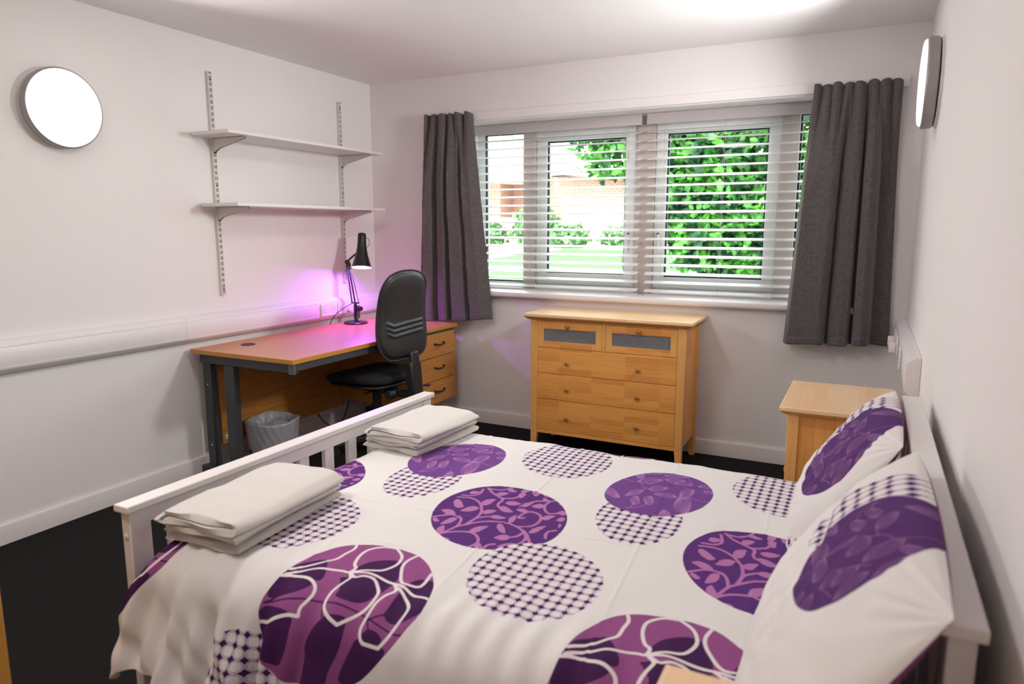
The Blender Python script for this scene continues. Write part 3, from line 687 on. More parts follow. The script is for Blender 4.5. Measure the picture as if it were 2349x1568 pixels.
obj('gap_shade_panel', MB().box(CX0+.045, CX1-.045, CYF+.024, CYF+.040, .12, .834), gap_m, cd_)  # near-black sheet painting the shade in the gaps between drawers
obj('top_rail', MB().box(CX0+.045, CX1-.045, CYF+.004, CYF+.024, .8225, .834), w_front, cd_)
obj('bottom_rail', MB().box(CX0+.045, CX1-.045, CYF+.002, CYF+.024, .113, .1345), w_front, cd_, bevel=.001)
obj('divider', MB().box(1.971, 1.989, CYF+.003, CYF+.024, .662, .8225), w_post, cd_)
for x0, x1 in ((1.5495, 1.9695), (1.9905, 2.4205)):
    z0, z1 = .6635, .8205; rw = .040
    d = obj('drawer', MB().box(x0+.002, x1-.002, CYF+.0145, CYF+.0225, z0+.002, z1-.002), w_post, cd_)
    for a_, b_ in ((x0, x0+rw), (x1-rw, x1)): obj('drawer_stile', MB().box(a_, b_, CYF+.003, CYF+.0145, z0, z1), w_post, d, bevel=.001)
    obj('drawer_rail', MB().box(x0+rw, x1-rw, CYF+.003, CYF+.0145, z1-.042, z1), w_front, d, bevel=.0008)
    obj('drawer_rail', MB().box(x0+rw, x1-rw, CYF+.003, CYF+.0145, z0, z0+.038), w_front, d, bevel=.0008)
    obj('glass_panel', MB().box(x0+rw, x1-rw, CYF+.009, CYF+.013, z0+.038, z1-.042), frost, d)
    knob(d, (x0+x1)/2-.010, CYF+.003, z1-.022)
for z0, z1 in ((.501, .6605), (.336, .498), (.1375, .333)):
    d = obj('drawer', MB().box(1.5495, 2.4205, CYF+.003, CYF+.022, z0, z1), w_front, cd_, bevel=.0012)
    for x in (1.750, 2.196): knob(d, x, CYF+.003, (z0+z1)/2-.010)
    d.location = (0, 0, 0)

# ------------------------------------------------------------------ bedside cabinets
def bedside(x0, x1, y0, y1, zt, label):
    b = thing('bedside_cabinet', label, 'bedside cabinet', ((x0+x1)/2, (y0+y1)/2, 0), group=None)
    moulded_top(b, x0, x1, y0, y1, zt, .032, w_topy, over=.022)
    lx0, lx1, ly0, ly1 = x0+.030, x1-.010, y0+.030, y1-.030; zt2 = zt-.032
    for X0 in (lx0, lx1-.040):
        for Y0 in (ly0, ly1-.034):
            obj('leg_post', MB().hexa([(X0+.004, Y0+.004, 0), (X0+.036, Y0+.004, 0), (X0+.036, Y0+.030, 0), (X0+.004, Y0+.030, 0)], [(X0, Y0, .10), (X0+.040, Y0, .10), (X0+.040, Y0+.034, .10), (X0, Y0+.034, .10)]).box(X0, X0+.040, Y0, Y0+.034, .10, zt2), w_post, b, bevel=.002)
    for Y in (ly0+.008, ly1-.026):
        obj('side_panel', MB().box(lx0+.040, lx1-.040, Y, Y+.016, .11, zt2), wood('honey_wood_side_x', WC1, WC2, WCD, 'zx', bw=.40, rh=.07, grain=.35), b)
    obj('back_panel', MB().box(lx1-.030, lx1-.018, ly0+.034, ly1-.034, .11, zt2), w_side, b)
    obj('gap_shade_panel', MB().box(lx0+.020, lx0+.030, ly0+.034, ly1-.034, .11, zt2), gap_m, b)  # dark sheet standing in for shade between the bedside drawers
    wd = wood('honey_wood_front_y', WC1, WC2, WCD, 'yz', bw=.21, rh=.036, grain=.35)
    hh = (zt2-.018-.13)/3
    for i in range(3):
        a = .13+i*hh
        d = obj('drawer', MB().box(lx0+.002, lx0+.020, ly0+.0355, ly1-.0355, a+.0015, a+hh-.0015), wd, b, bevel=.0012)
        kp = [(0, 0), (.006, 0), (.006, -.008), (.0105, -.012), (.0125, -.017), (.0115, -.022), (.007, -.0245), (0, -.025)]
        obj('knob', MB().lathe([(r, h) for r, h in kp], 24, (lx0+.002, (ly0+ly1)/2, a+hh/2), 'x'), mat('pale_wood_knob', (.55, .29, .08), .4), d, smooth=True)
    obj('bottom_rail', MB().box(lx0+.003, lx0+.022, ly0+.034, ly1-.034, .105, .13), wd, b)
    return b
bedside(3.092, 3.488, -1.575, -1.056, .730, 'honey-coloured wooden bedside cabinet between the bed and the wide curtain')
bedside(3.124, 3.500, -3.860, -3.338, .742, 'honey-coloured wooden bedside cabinet in the foreground, only one corner showing at the lower edge')
cb2 = thing('wooden_cabinet', 'honey-coloured wooden cabinet cut off at the lower left corner of the picture', 'cabinet', (1.35, -3.93, 0))
cbm = mat('orange_honey_wood', (.72, .36, .07), .4, noise=.1)
obj('cabinet_body', MB().box(1.05, 1.82, -4.23, -3.613, .06, .76), cbm, cb2, bevel=.002)
obj('cabinet_door', MB().box(1.05, 1.82, -3.613, -3.592, .08, .757), cbm, cb2, bevel=.002)
obj('plinth', MB().box(1.07, 1.80, -4.20, -3.64, 0, .06), cbm, cb2); obj('cabinet_top', MB().box(1.04, 1.83, -4.25, -3.588, .76, .785), cbm, cb2, bevel=.003)

# ------------------------------------------------------------------ bed
bd = thing('bed', 'white slatted double bed with its headboard against the right wall', 'bed', (2.56, -2.5, 0))
FX = 1.628   # footboard centre line
def yy_at(t, a, b): return a+(b-a)*t
fy0, fy1 = -3.208, -1.737
hy0, hy1 = -3.297, -1.885
obj('foot_top_rail', MB().box(1.606, 1.662, fy0, fy1, .645, .665), white_bed, bd, bevel=.003)
for y0 in (fy0+.012, fy1-.012-.062):
    p = obj('foot_post', MB().box(1.617, 1.651, y0, y0+.062, 0, .645), white_bed, bd, bevel=.003)
    ys = y0-.001 if y0 < -2.5 else y0+.063
    obj('bolt_cap', MB().lathe([(0, -.0035), (.006, -.003), (.009, 0), (0, .002)], 20, (1.634, y0-.0005, .575), 'y'), white_bed, p, smooth=True)
obj('foot_apron', MB().box(1.622, 1.647, fy0+.074, fy1-.074, .598, .645), white_bed, bd, bevel=.002)
obj('foot_lower_rail', MB().box(1.622, 1.647, fy0+.074, fy1-.074, .22, .33), white_bed, bd, bevel=.002)
for i in range(10):
    y = -3.0745+i*.1283
    obj('foot_slat', MB().box(1.626, 1.643, y, y+.047, .33, .598), white_bed, bd, bevel=.0015)
obj('head_top_rail', MB().box(3.472, 3.527, hy0, hy1, .862, .882), white_bed, bd, bevel=.003)
for y0 in (hy0+.012, hy1-.012-.062):
    p = obj('head_post', MB().box(3.482, 3.517, y0, y0+.062, 0, .862), white_bed, bd, bevel=.003)
    obj('bolt_cap', MB().lathe([(0, -.003), (.008, -.0025), (.0105, 0), (0, .002)], 20, (3.499, y0-.0005, .775), 'y'), white_bed, p, smooth=True)
obj('head_apron', MB().box(3.486, 3.512, hy0+.074, hy1-.074, .80, .862), white_bed, bd, bevel=.002)
obj('head_lower_rail', MB().box(3.486, 3.512, hy0+.074, hy1-.074, .22, .33), white_bed, bd, bevel=.002)
for i in range(9):
    y = hy0+.11+i*.140
    obj('head_slat', MB().box(3.490, 3.507, y, y+.056, .33, .80), white_bed, bd, bevel=.0015)
for ya, yb in ((fy0+.016, hy0+.080), (fy1-.046, hy1-.110)):
    obj('side_rail', MB().add([(1.651, ya, .19), (3.482, yb, .19), (3.482, yb+.024, .19), (1.651, ya+.024, .19), (1.651, ya, .33), (3.482, yb, .33), (3.482, yb+.024, .33), (1.651, ya+.024, .33)], [(3, 2, 1, 0), (4, 5, 6, 7), (0, 1, 5, 4), (1, 2, 6, 5), (2, 3, 7, 6), (3, 0, 4, 7)]), white_bed, bd, bevel=.002)
for i in range(12):
    obj('bed_slat', MB().box(1.74+i*.15, 1.80+i*.15, -3.16, -1.84, .285, .303), mat('pine_slat', (.62, .42, .22), .6), bd)
mt = MB().box(1.668, 3.462, -3.13, -1.92, .305, .525)
tag(obj('mattress', mt, mat('mattress_ticking', (.75, .73, .70), .85), bevel=.035, seg=4), 'pale mattress hidden under the spotted duvet', 'mattress')

# ------------------------------------------------------------------ printed fabric: motifs as distance fields on the cloth
MOTIF = {"vine_disc":[[[639,452],[653,405],[657,359],[653,314],[640,274],[619,238],[592,209],[559,188],[522,174],[482,169],[441,173],[399,186],[360,207],[323,238],[292,276],[269,321],[255,370],[251,421],[259,471],[279,517],[309,555],[349,583],[396,599],[445,601],[495,591],[542,568],[582,536],[615,496]]],"vine_stem":[[[361,191],[373,232],[386,270],[405,292],[430,319],[466,337],[507,344],[543,334],[566,317],[585,292],[591,262],[586,238]],[[562,325],[584,302],[615,255]],[[384,266],[378,295],[367,317],[351,328],[325,326],[305,313],[285,295]],[[399,290],[405,330],[401,367],[390,397],[369,428],[344,446],[315,453],[280,445]],[[402,296],[408,337],[426,360],[438,364]],[[364,190],[370,211],[395,236],[429,248],[454,243],[474,226],[485,208],[485,189],[473,158]],[[542,341],[568,362],[575,395],[567,429],[548,448],[523,452],[511,435],[509,411],[512,396],[520,397],[525,405]],[[550,267],[563,284],[566,308]],[[327,551],[363,519],[404,498],[412,486],[412,462],[418,446],[427,439]],[[331,550],[362,552],[384,573],[393,595]],[[402,500],[432,513],[443,534]],[[283,465],[314,472],[328,495],[318,536]],[[479,471],[495,497],[503,523],[542,543],[578,561]],[[546,539],[544,510],[556,481],[577,463],[598,470]],[[518,174],[519,199],[533,211]],[[634,312],[625,332],[626,353],[640,368]]],"vine_leaf":[[[283,415],[298,392],[308,382],[316,378],[323,379],[328,382],[333,389],[322,403],[311,416],[301,425],[292,430],[285,429]],[[377,405],[364,408],[355,404],[348,397],[343,387],[339,376],[336,363],[347,365],[356,367],[365,371],[372,378],[377,388]],[[401,379],[413,375],[419,378],[424,385],[428,393],[430,403],[432,415],[423,414],[415,413],[409,409],[403,404],[400,395]],[[369,428],[381,426],[387,431],[391,440],[393,453],[393,467],[392,483],[384,480],[376,476],[370,469],[366,461],[365,448]],[[425,438],[439,422],[450,416],[459,414],[466,417],[473,421],[479,427],[467,437],[456,445],[445,451],[436,453],[428,450]],[[436,363],[449,355],[458,354],[466,357],[473,361],[478,368],[484,376],[473,379],[463,381],[454,382],[445,380],[439,375]],[[504,348],[510,352],[512,361],[511,372],[508,385],[503,398],[498,414],[494,406],[491,398],[490,389],[491,378],[495,365]],[[337,338],[322,353],[311,359],[301,360],[293,358],[287,353],[281,347],[294,338],[306,330],[317,325],[327,324],[334,326]],[[355,319],[344,318],[337,311],[334,301],[332,289],[331,275],[332,261],[340,265],[347,271],[353,278],[357,288],[358,300]],[[359,202],[368,204],[370,211],[368,220],[364,232],[357,245],[349,259],[344,254],[341,247],[340,240],[341,231],[346,219]],[[292,284],[301,274],[307,270],[311,269],[314,271],[317,274],[319,278],[312,285],[306,290],[300,293],[296,295],[292,293]],[[432,247],[445,246],[452,252],[458,261],[461,273],[464,287],[466,302],[456,299],[447,294],[439,287],[433,278],[430,266]],[[483,192],[491,178],[498,172],[503,170],[508,171],[512,173],[516,177],[509,186],[502,194],[495,200],[490,203],[485,202]],[[397,173],[407,165],[411,165],[413,167],[413,173],[411,180],[409,188],[403,192],[397,193],[393,194],[391,191],[391,186]],[[481,326],[489,306],[498,295],[506,288],[513,285],[521,283],[528,283],[520,297],[512,310],[504,320],[496,328],[488,331]],[[550,267],[538,276],[529,275],[523,271],[519,264],[515,254],[513,244],[523,241],[532,239],[540,240],[546,244],[551,251]],[[586,238],[574,241],[566,237],[559,230],[553,222],[548,212],[544,201],[554,202],[563,205],[571,208],[579,214],[584,223]],[[572,421],[582,416],[589,418],[594,424],[597,432],[600,442],[603,453],[594,453],[587,452],[580,449],[575,444],[572,436]],[[580,319],[590,321],[596,328],[600,339],[603,352],[605,366],[606,381],[598,376],[591,369],[585,361],[581,351],[578,338]],[[514,453],[504,461],[496,463],[490,462],[486,458],[481,453],[477,447],[486,443],[493,440],[500,439],[506,439],[511,443]],[[483,473],[492,473],[497,477],[500,485],[502,494],[503,505],[504,518],[497,515],[492,511],[487,506],[483,499],[481,489]],[[545,505],[534,513],[526,513],[520,510],[516,504],[512,496],[509,487],[518,483],[526,482],[533,482],[539,484],[544,491]],[[427,475],[440,468],[450,467],[458,470],[464,475],[470,482],[475,491],[465,494],[455,496],[445,496],[437,494],[430,488]],[[442,533],[452,526],[456,528],[458,534],[458,542],[457,553],[455,566],[448,567],[442,567],[438,565],[435,560],[436,551]],[[375,515],[385,511],[392,514],[397,519],[400,527],[403,536],[405,547],[397,547],[389,546],[383,543],[377,538],[374,530]],[[384,573],[394,563],[401,560],[407,559],[413,561],[417,564],[421,569],[413,575],[405,579],[398,583],[392,584],[387,582]],[[433,571],[442,568],[447,571],[450,578],[452,586],[453,597],[454,609],[447,608],[441,606],[436,602],[432,596],[430,586]],[[468,579],[479,564],[486,560],[490,562],[492,567],[493,575],[494,586],[486,594],[478,600],[472,603],[467,603],[465,596]],[[494,606],[502,588],[508,578],[514,573],[520,571],[526,571],[531,572],[524,584],[518,595],[511,604],[505,610],[499,612]],[[295,488],[305,483],[311,484],[315,487],[319,493],[321,500],[323,509],[315,510],[308,510],[302,509],[297,506],[294,500]],[[625,481],[616,491],[610,494],[605,493],[601,490],[598,484],[595,478],[602,472],[609,468],[615,466],[620,466],[624,470]],[[635,447],[626,453],[622,453],[619,449],[617,443],[616,435],[615,426],[621,424],[627,423],[631,424],[635,427],[636,434]],[[576,545],[580,533],[584,528],[587,526],[590,526],[593,528],[595,530],[591,538],[587,544],[584,549],[580,551],[578,551]],[[637,410],[634,409],[633,405],[634,400],[635,395],[638,389],[640,383],[642,386],[643,389],[643,393],[643,398],[641,403]],[[516,552],[523,543],[527,540],[531,540],[534,541],[537,544],[539,548],[534,553],[529,557],[525,560],[521,561],[518,559]]],"orchid_disc":[[[975,821],[979,780],[975,738],[965,698],[948,661],[925,629],[899,602],[869,583],[836,571],[804,567],[771,571],[741,584],[714,605],[691,634],[674,668],[664,709],[663,752],[670,797],[685,840],[708,879],[738,912],[773,935],[811,948],[849,950],[885,942],[917,922],[944,895],[963,860]]],"orchid_line":[[[899,751],[924,756],[953,745],[984,753]],[[779,626],[775,599],[767,591]],[[812,646],[801,618],[768,589]],[[683,828],[719,825],[760,820],[791,832]],[[747,819],[758,792],[769,784],[770,759]],[[768,786],[783,780]],[[791,896],[819,870],[845,857]],[[878,924],[884,903],[895,882]],[[886,752],[906,760],[918,747],[926,727],[932,701],[936,671],[936,634]],[[886,752],[903,752],[914,737],[922,717],[929,693],[934,666],[936,634]],[[886,752],[900,744],[910,727],[918,706],[925,684],[932,660],[936,634]],[[886,752],[896,736],[905,716],[914,696],[922,676],[929,655],[936,634]],[[886,752],[893,728],[901,706],[910,686],[918,667],[927,650],[936,634]],[[886,752],[890,720],[897,696],[906,676],[915,659],[925,644],[936,634]],[[886,752],[887,712],[893,686],[902,666],[912,651],[923,639],[936,634]],[[886,752],[884,704],[889,676],[898,656],[908,643],[920,634],[936,634]],[[886,755],[881,791],[883,809],[888,822],[895,829],[904,832],[916,827]],[[886,755],[885,781],[888,797],[893,809],[899,819],[907,825],[916,827]],[[886,755],[889,772],[893,785],[898,797],[903,808],[909,818],[916,827]],[[886,755],[892,762],[898,773],[903,784],[908,797],[912,812],[916,827]],[[886,755],[896,753],[903,761],[908,772],[912,787],[915,805],[916,827]],[[886,755],[900,743],[907,749],[912,760],[916,777],[917,798],[916,827]],[[880,749],[870,736],[860,732],[848,731],[836,733],[823,737],[809,746]],[[880,749],[869,742],[858,740],[846,739],[834,740],[822,742],[809,746]],[[880,749],[868,749],[856,748],[845,748],[833,747],[821,746],[809,746]],[[880,749],[867,755],[855,756],[843,756],[832,754],[820,751],[809,746]],[[880,749],[866,762],[853,765],[841,764],[830,761],[819,756],[809,746]],[[779,626],[766,645],[761,659],[760,671],[761,681],[764,690],[771,697]],[[779,626],[772,642],[769,654],[768,666],[767,677],[768,688],[771,697]],[[779,626],[778,638],[776,649],[775,661],[774,673],[772,685],[771,697]],[[779,626],[783,634],[784,644],[782,656],[780,669],[776,682],[771,697]],[[779,626],[789,630],[791,640],[790,651],[786,664],[781,679],[771,697]],[[812,648],[798,672],[794,687],[793,700],[796,709],[800,716],[809,719]],[[812,648],[804,667],[801,681],[800,693],[802,703],[804,712],[809,719]],[[812,648],[809,662],[808,674],[807,686],[807,698],[808,709],[809,719]],[[812,648],[814,657],[814,668],[814,680],[813,692],[812,705],[809,719]],[[812,648],[819,652],[821,662],[821,673],[819,687],[816,701],[809,719]],[[812,648],[824,647],[828,655],[828,667],[825,681],[819,698],[809,719]],[[653,728],[663,739],[675,734],[687,723],[699,708],[711,690],[724,665]],[[653,728],[664,732],[676,725],[688,714],[700,701],[712,685],[724,665]],[[653,728],[665,724],[676,715],[688,705],[700,693],[712,680],[724,665]],[[653,728],[665,717],[677,706],[689,696],[701,685],[712,675],[724,665]],[[653,728],[666,710],[678,697],[690,687],[701,678],[713,670],[724,665]],[[653,728],[667,703],[679,688],[691,678],[702,670],[713,665],[724,665]],[[653,728],[667,695],[680,679],[691,669],[703,663],[713,660],[724,665]],[[770,759],[770,732],[766,716],[760,705],[753,696],[745,690],[734,689]],[[770,759],[767,740],[762,726],[756,714],[750,704],[743,695],[734,689]],[[770,759],[764,747],[758,735],[752,724],[746,712],[740,700],[734,689]],[[770,759],[761,755],[754,745],[748,733],[743,720],[738,705],[734,689]],[[770,759],[758,762],[750,754],[744,743],[739,728],[736,711],[734,689]],[[784,780],[788,802],[795,812],[804,818],[814,820],[824,819],[836,812]],[[784,780],[790,794],[798,801],[807,807],[816,811],[826,813],[836,812]],[[784,780],[793,785],[801,791],[810,796],[819,801],[828,807],[836,812]],[[784,780],[795,777],[804,780],[813,785],[821,792],[829,801],[836,812]],[[784,780],[797,768],[808,769],[816,774],[824,783],[831,795],[836,812]],[[732,829],[739,852],[750,864],[762,871],[775,875],[789,876],[804,872]],[[732,829],[741,844],[753,853],[765,861],[778,866],[791,870],[804,872]],[[732,829],[744,836],[756,843],[768,850],[780,857],[792,865],[804,872]],[[732,829],[746,828],[759,833],[771,840],[783,849],[794,859],[804,872]],[[732,829],[749,820],[762,823],[774,830],[785,840],[796,853],[804,872]],[[810,878],[817,893],[827,900],[837,903],[848,904],[860,903],[872,897]],[[810,878],[819,885],[829,889],[840,893],[850,895],[861,897],[872,897]],[[810,878],[821,877],[832,879],[842,882],[852,886],[862,891],[872,897]],[[810,878],[823,869],[834,868],[844,872],[854,877],[864,885],[872,897]],[[845,860],[852,874],[861,879],[870,881],[881,881],[891,878],[902,871]],[[845,860],[854,866],[863,869],[873,871],[882,872],[892,872],[902,871]],[[845,860],[855,858],[865,858],[875,860],[884,863],[893,867],[902,871]],[[845,860],[857,850],[867,848],[877,850],[886,854],[894,861],[902,871]],[[730,855],[717,868],[711,880],[709,890],[709,900],[711,909],[717,918]],[[730,855],[721,867],[717,878],[715,888],[714,898],[715,908],[717,918]],[[730,855],[725,866],[723,876],[721,887],[719,897],[718,908],[717,918]],[[730,855],[730,865],[728,875],[727,885],[724,896],[721,907],[717,918]],[[730,855],[735,864],[734,873],[732,884],[729,894],[724,906],[717,918]],[[730,855],[739,862],[740,872],[738,882],[734,893],[727,905],[717,918]],[[796,914],[807,928],[819,935],[832,939],[846,941],[860,941],[874,938]],[[796,914],[808,921],[821,926],[834,930],[847,933],[861,936],[874,938]],[[796,914],[810,914],[823,917],[836,921],[849,926],[862,931],[874,938]],[[796,914],[812,907],[825,908],[838,912],[851,918],[863,926],[874,938]],[[734,907],[742,918],[752,924],[761,929],[772,932],[782,934],[793,934]],[[734,907],[744,912],[754,916],[764,921],[773,925],[783,929],[793,934]],[[734,907],[746,905],[756,908],[766,912],[775,918],[784,925],[793,934]],[[892,565],[878,565],[872,573],[868,584],[865,598],[865,614],[868,634]],[[892,565],[882,569],[876,578],[872,589],[869,602],[867,617],[868,634]],[[892,565],[885,572],[880,583],[876,594],[872,606],[869,620],[868,634]],[[892,565],[888,576],[884,588],[880,599],[876,611],[872,622],[868,634]],[[892,565],[891,580],[888,593],[884,604],[879,615],[874,625],[868,634]],[[892,565],[894,584],[892,598],[888,609],[883,619],[876,628],[868,634]],[[892,565],[897,588],[896,603],[892,614],[886,624],[878,631],[868,634]],[[959,883],[954,868],[948,863],[941,860],[934,860],[926,862],[918,868]],[[959,883],[953,876],[946,873],[939,870],[932,868],[925,868],[918,868]],[[959,883],[951,884],[944,883],[937,881],[931,877],[924,873],[918,868]],[[959,883],[950,892],[942,893],[935,891],[929,886],[923,879],[918,868]],[[972,834],[969,822],[965,818],[960,817],[954,819],[949,822],[942,830]],[[972,834],[968,829],[963,828],[958,827],[953,827],[948,828],[942,830]],[[972,834],[967,837],[962,837],[957,837],[952,835],[947,833],[942,830]],[[972,834],[965,845],[960,847],[955,847],[950,844],[946,839],[942,830]]],"flower_disc":[[[134,-254],[130,-240],[131,-212],[136,-186],[140,-147],[143,-117],[150,-66],[168,-11],[194,33],[249,67],[321,79],[381,74],[422,55],[462,20],[497,-23],[521,-69],[539,-138],[526,-191],[509,-228],[491,-257],[467,-291],[434,-324],[366,-358],[287,-372],[240,-373],[181,-335],[147,-294]]],"flower_white":[[[145,-123],[179,-91],[202,-66],[220,-42],[221,-7],[223,23],[214,46]],[[147,-140],[168,-124],[206,-104],[240,-92],[271,-77],[289,-75],[330,-62],[372,-62],[418,-68],[448,-73],[482,-84],[530,-94]],[[139,-149],[169,-138],[203,-137],[231,-141],[251,-153],[258,-172],[253,-192],[246,-209],[249,-227]],[[249,-227],[223,-230],[199,-241],[172,-257],[139,-266]],[[290,-72],[290,-51],[275,-37],[260,1],[259,39],[282,68],[319,78]],[[319,78],[352,53],[367,21],[367,-6],[353,-37],[321,-51],[294,-70]],[[295,-78],[311,-98],[304,-126],[298,-150],[299,-178],[307,-194],[330,-209],[358,-219]],[[358,-219],[379,-200],[402,-174],[410,-147],[406,-116],[388,-93],[364,-76],[338,-79],[321,-92],[300,-80]],[[418,-68],[441,-95],[430,-121],[422,-145],[420,-180],[417,-213],[426,-232],[436,-239]],[[436,-239],[476,-239]],[[476,-239],[491,-210],[502,-170],[504,-139],[490,-118],[465,-97],[439,-82]],[[386,70],[380,39],[386,9],[405,-24],[427,-54],[444,-60],[473,-53],[478,-33],[470,9]]],"flower_dark":[[[143,-133],[152,-94],[197,-54],[230,-87],[250,-120],[243,-138],[203,-137],[140,-147]],[[137,-154],[203,-137],[233,-143],[238,-156],[214,-178],[166,-202],[145,-207],[136,-197]],[[292,-50],[304,-11],[342,20],[376,20],[409,-38],[415,-79],[408,-119],[362,-67],[310,-72]],[[289,-99],[368,-74],[401,-110],[400,-141],[378,-159],[350,-164],[317,-160],[314,-142],[292,-111]],[[451,-47],[463,-26],[492,-18],[515,-53],[531,-96],[539,-138],[515,-170],[482,-182],[458,-168],[458,-148],[453,-99],[449,-67]],[[140,-229],[190,-222],[217,-224],[225,-233],[199,-241],[137,-260]],[[139,-266],[227,-232],[239,-260],[238,-311],[223,-340],[180,-329],[147,-294]],[[327,-204],[367,-198],[377,-216],[378,-265],[361,-321],[354,-347],[289,-365],[283,-311],[276,-288],[292,-247],[313,-218]],[[438,-208],[461,-209],[477,-221],[476,-239],[436,-239],[425,-224]],[[420,-232],[485,-235],[491,-257],[449,-320],[390,-336],[390,-303],[404,-263]]],"flower_twig":[[[136,-222],[174,-209],[234,-190],[291,-181],[337,-177],[392,-179],[429,-187],[481,-199],[507,-202],[523,-200]],[[429,-187],[458,-168]],[[294,-182],[313,-214]],[[136,-222],[166,-202]],[[424,-188],[438,-208]]],"lattice_disc":[[[852,159],[861,120],[863,81],[858,44],[845,10],[827,-19],[804,-43],[777,-61],[746,-73],[713,-77],[680,-74],[647,-63],[616,-45],[587,-19],[564,13],[547,50],[537,91],[536,134],[545,176],[562,214],[589,246],[622,269],[660,282],[701,284],[740,275],[777,256],[809,229],[834,196]],[[937,584],[942,547],[942,510],[937,475],[926,444],[911,417],[893,396],[871,381],[847,373],[822,372],[797,378],[773,392],[751,413],[732,440],[716,473],[706,509],[702,548],[704,587],[713,625],[728,658],[749,684],[774,703],[802,711],[831,710],[860,699],[886,679],[908,652],[925,620]],[[591,988],[600,950],[601,911],[595,874],[582,840],[562,809],[538,784],[510,766],[478,754],[445,750],[412,754],[380,765],[350,784],[325,810],[305,842],[291,879],[285,919],[288,960],[299,999],[318,1035],[333,1094],[373,1096],[413,1096],[452,1096],[487,1094],[515,1096],[549,1061],[575,1023]]]}
for k in MOTIF: MOTIF[k] = [np.array(p, float)/1000.0+np.array([2.0, -3.0]) for p in MOTIF[k]]
TILE = .733
def smooth_line(p, n=6, closed=False):
    p = np.asarray(p)
    if len(p) < 3: return p
    q = np.concatenate([p[-1:], p, p[:2]]) if closed else np.concatenate([2*p[:1]-p[1:2], p, 2*p[-1:]-p[-2:-1]])
    out = []
    for i in range(1, len(q)-2):
        a, b, c, d = q[i-1], q[i], q[i+1], q[i+2]
        for t in np.arange(n)/n:
            out.append(.5*((2*b)+(-a+c)*t+(2*a-5*b+4*c-d)*t*t+(-a+3*b-3*c+d)*t**3))
    if not closed: out.append(p[-1])
    return np.array(out)
def seg_dist(pts, poly, closed=False):
    a = poly if closed else poly[:-1]; b = np.roll(poly, -1, 0) if closed else poly[1:]
    best = np.full(len(pts), 9.0)
    for i in range(len(a)):
        ab = b[i]-a[i]; L = ab@ab+1e-12; ap = pts-a[i]
        t = np.clip(ap@ab/L, 0, 1); d = ap-t[:, None]*ab; best = np.minimum(best, d[:, 0]**2+d[:, 1]**2)
    return np.sqrt(best)
def inside(pts, poly):
    x, y = pts[:, 0], pts[:, 1]; c = np.zeros(len(pts), bool); a = poly; b = np.roll(poly, -1, 0)
    for i in range(len(a)):
        (x0, y0), (x1, y1) = a[i], b[i]
        if y0 == y1: continue
        m = ((y0 > y) != (y1 > y)); xx = (x1-x0)*(y-y0)/(y1-y0)+x0; c ^= (m & (x < xx))
    return c
def field(pts, polys, kind, width=0.0, n=5):
    """signed distance, negative inside; polys: closed shapes or strokes of half-width"""
    out = np.full(len(pts), .05)
    for p in polys:
        q = smooth_line(p, n, kind == 'fill'); mrg = .02
        lo, hi = q.min(0)-mrg, q.max(0)+mrg
        m = np.where((pts[:, 0] > lo[0]) & (pts[:, 0] < hi[0]) & (pts[:, 1] > lo[1]) & (pts[:, 1] < hi[1]))[0]
        if len(m) == 0: continue
        s = pts[m]
        if kind == 'fill': d = seg_dist(s, q, True); d = np.where(inside(s, q), -d, d)
        else: d = seg_dist(s, q)-width
        out[m] = np.minimum(out[m], d)
    return out
def tiled(pts, polys, kind, width=0.0, n=5, ks=(-1, 0, 1)):
    out = np.full(len(pts), .05)
    for k in ks: out = np.minimum(out, field(pts-np.array([TILE*k, 0]), polys, kind, width, n))
    return out
def ellipse(cx, cy, rx, ry, rot=0.0):
    t = np.linspace(0, 2*pi, 36, endpoint=False); x, y = rx*np.cos(t), ry*np.sin(t)
    return np.stack([cx+x*cos(rot)-y*sin(rot), cy+x*sin(rot)+y*cos(rot)], 1)
ATTR = ['lattice', 'vine', 'vine_light', 'orchid', 'orchid_line', 'flower', 'flower_dark', 'flower_white']
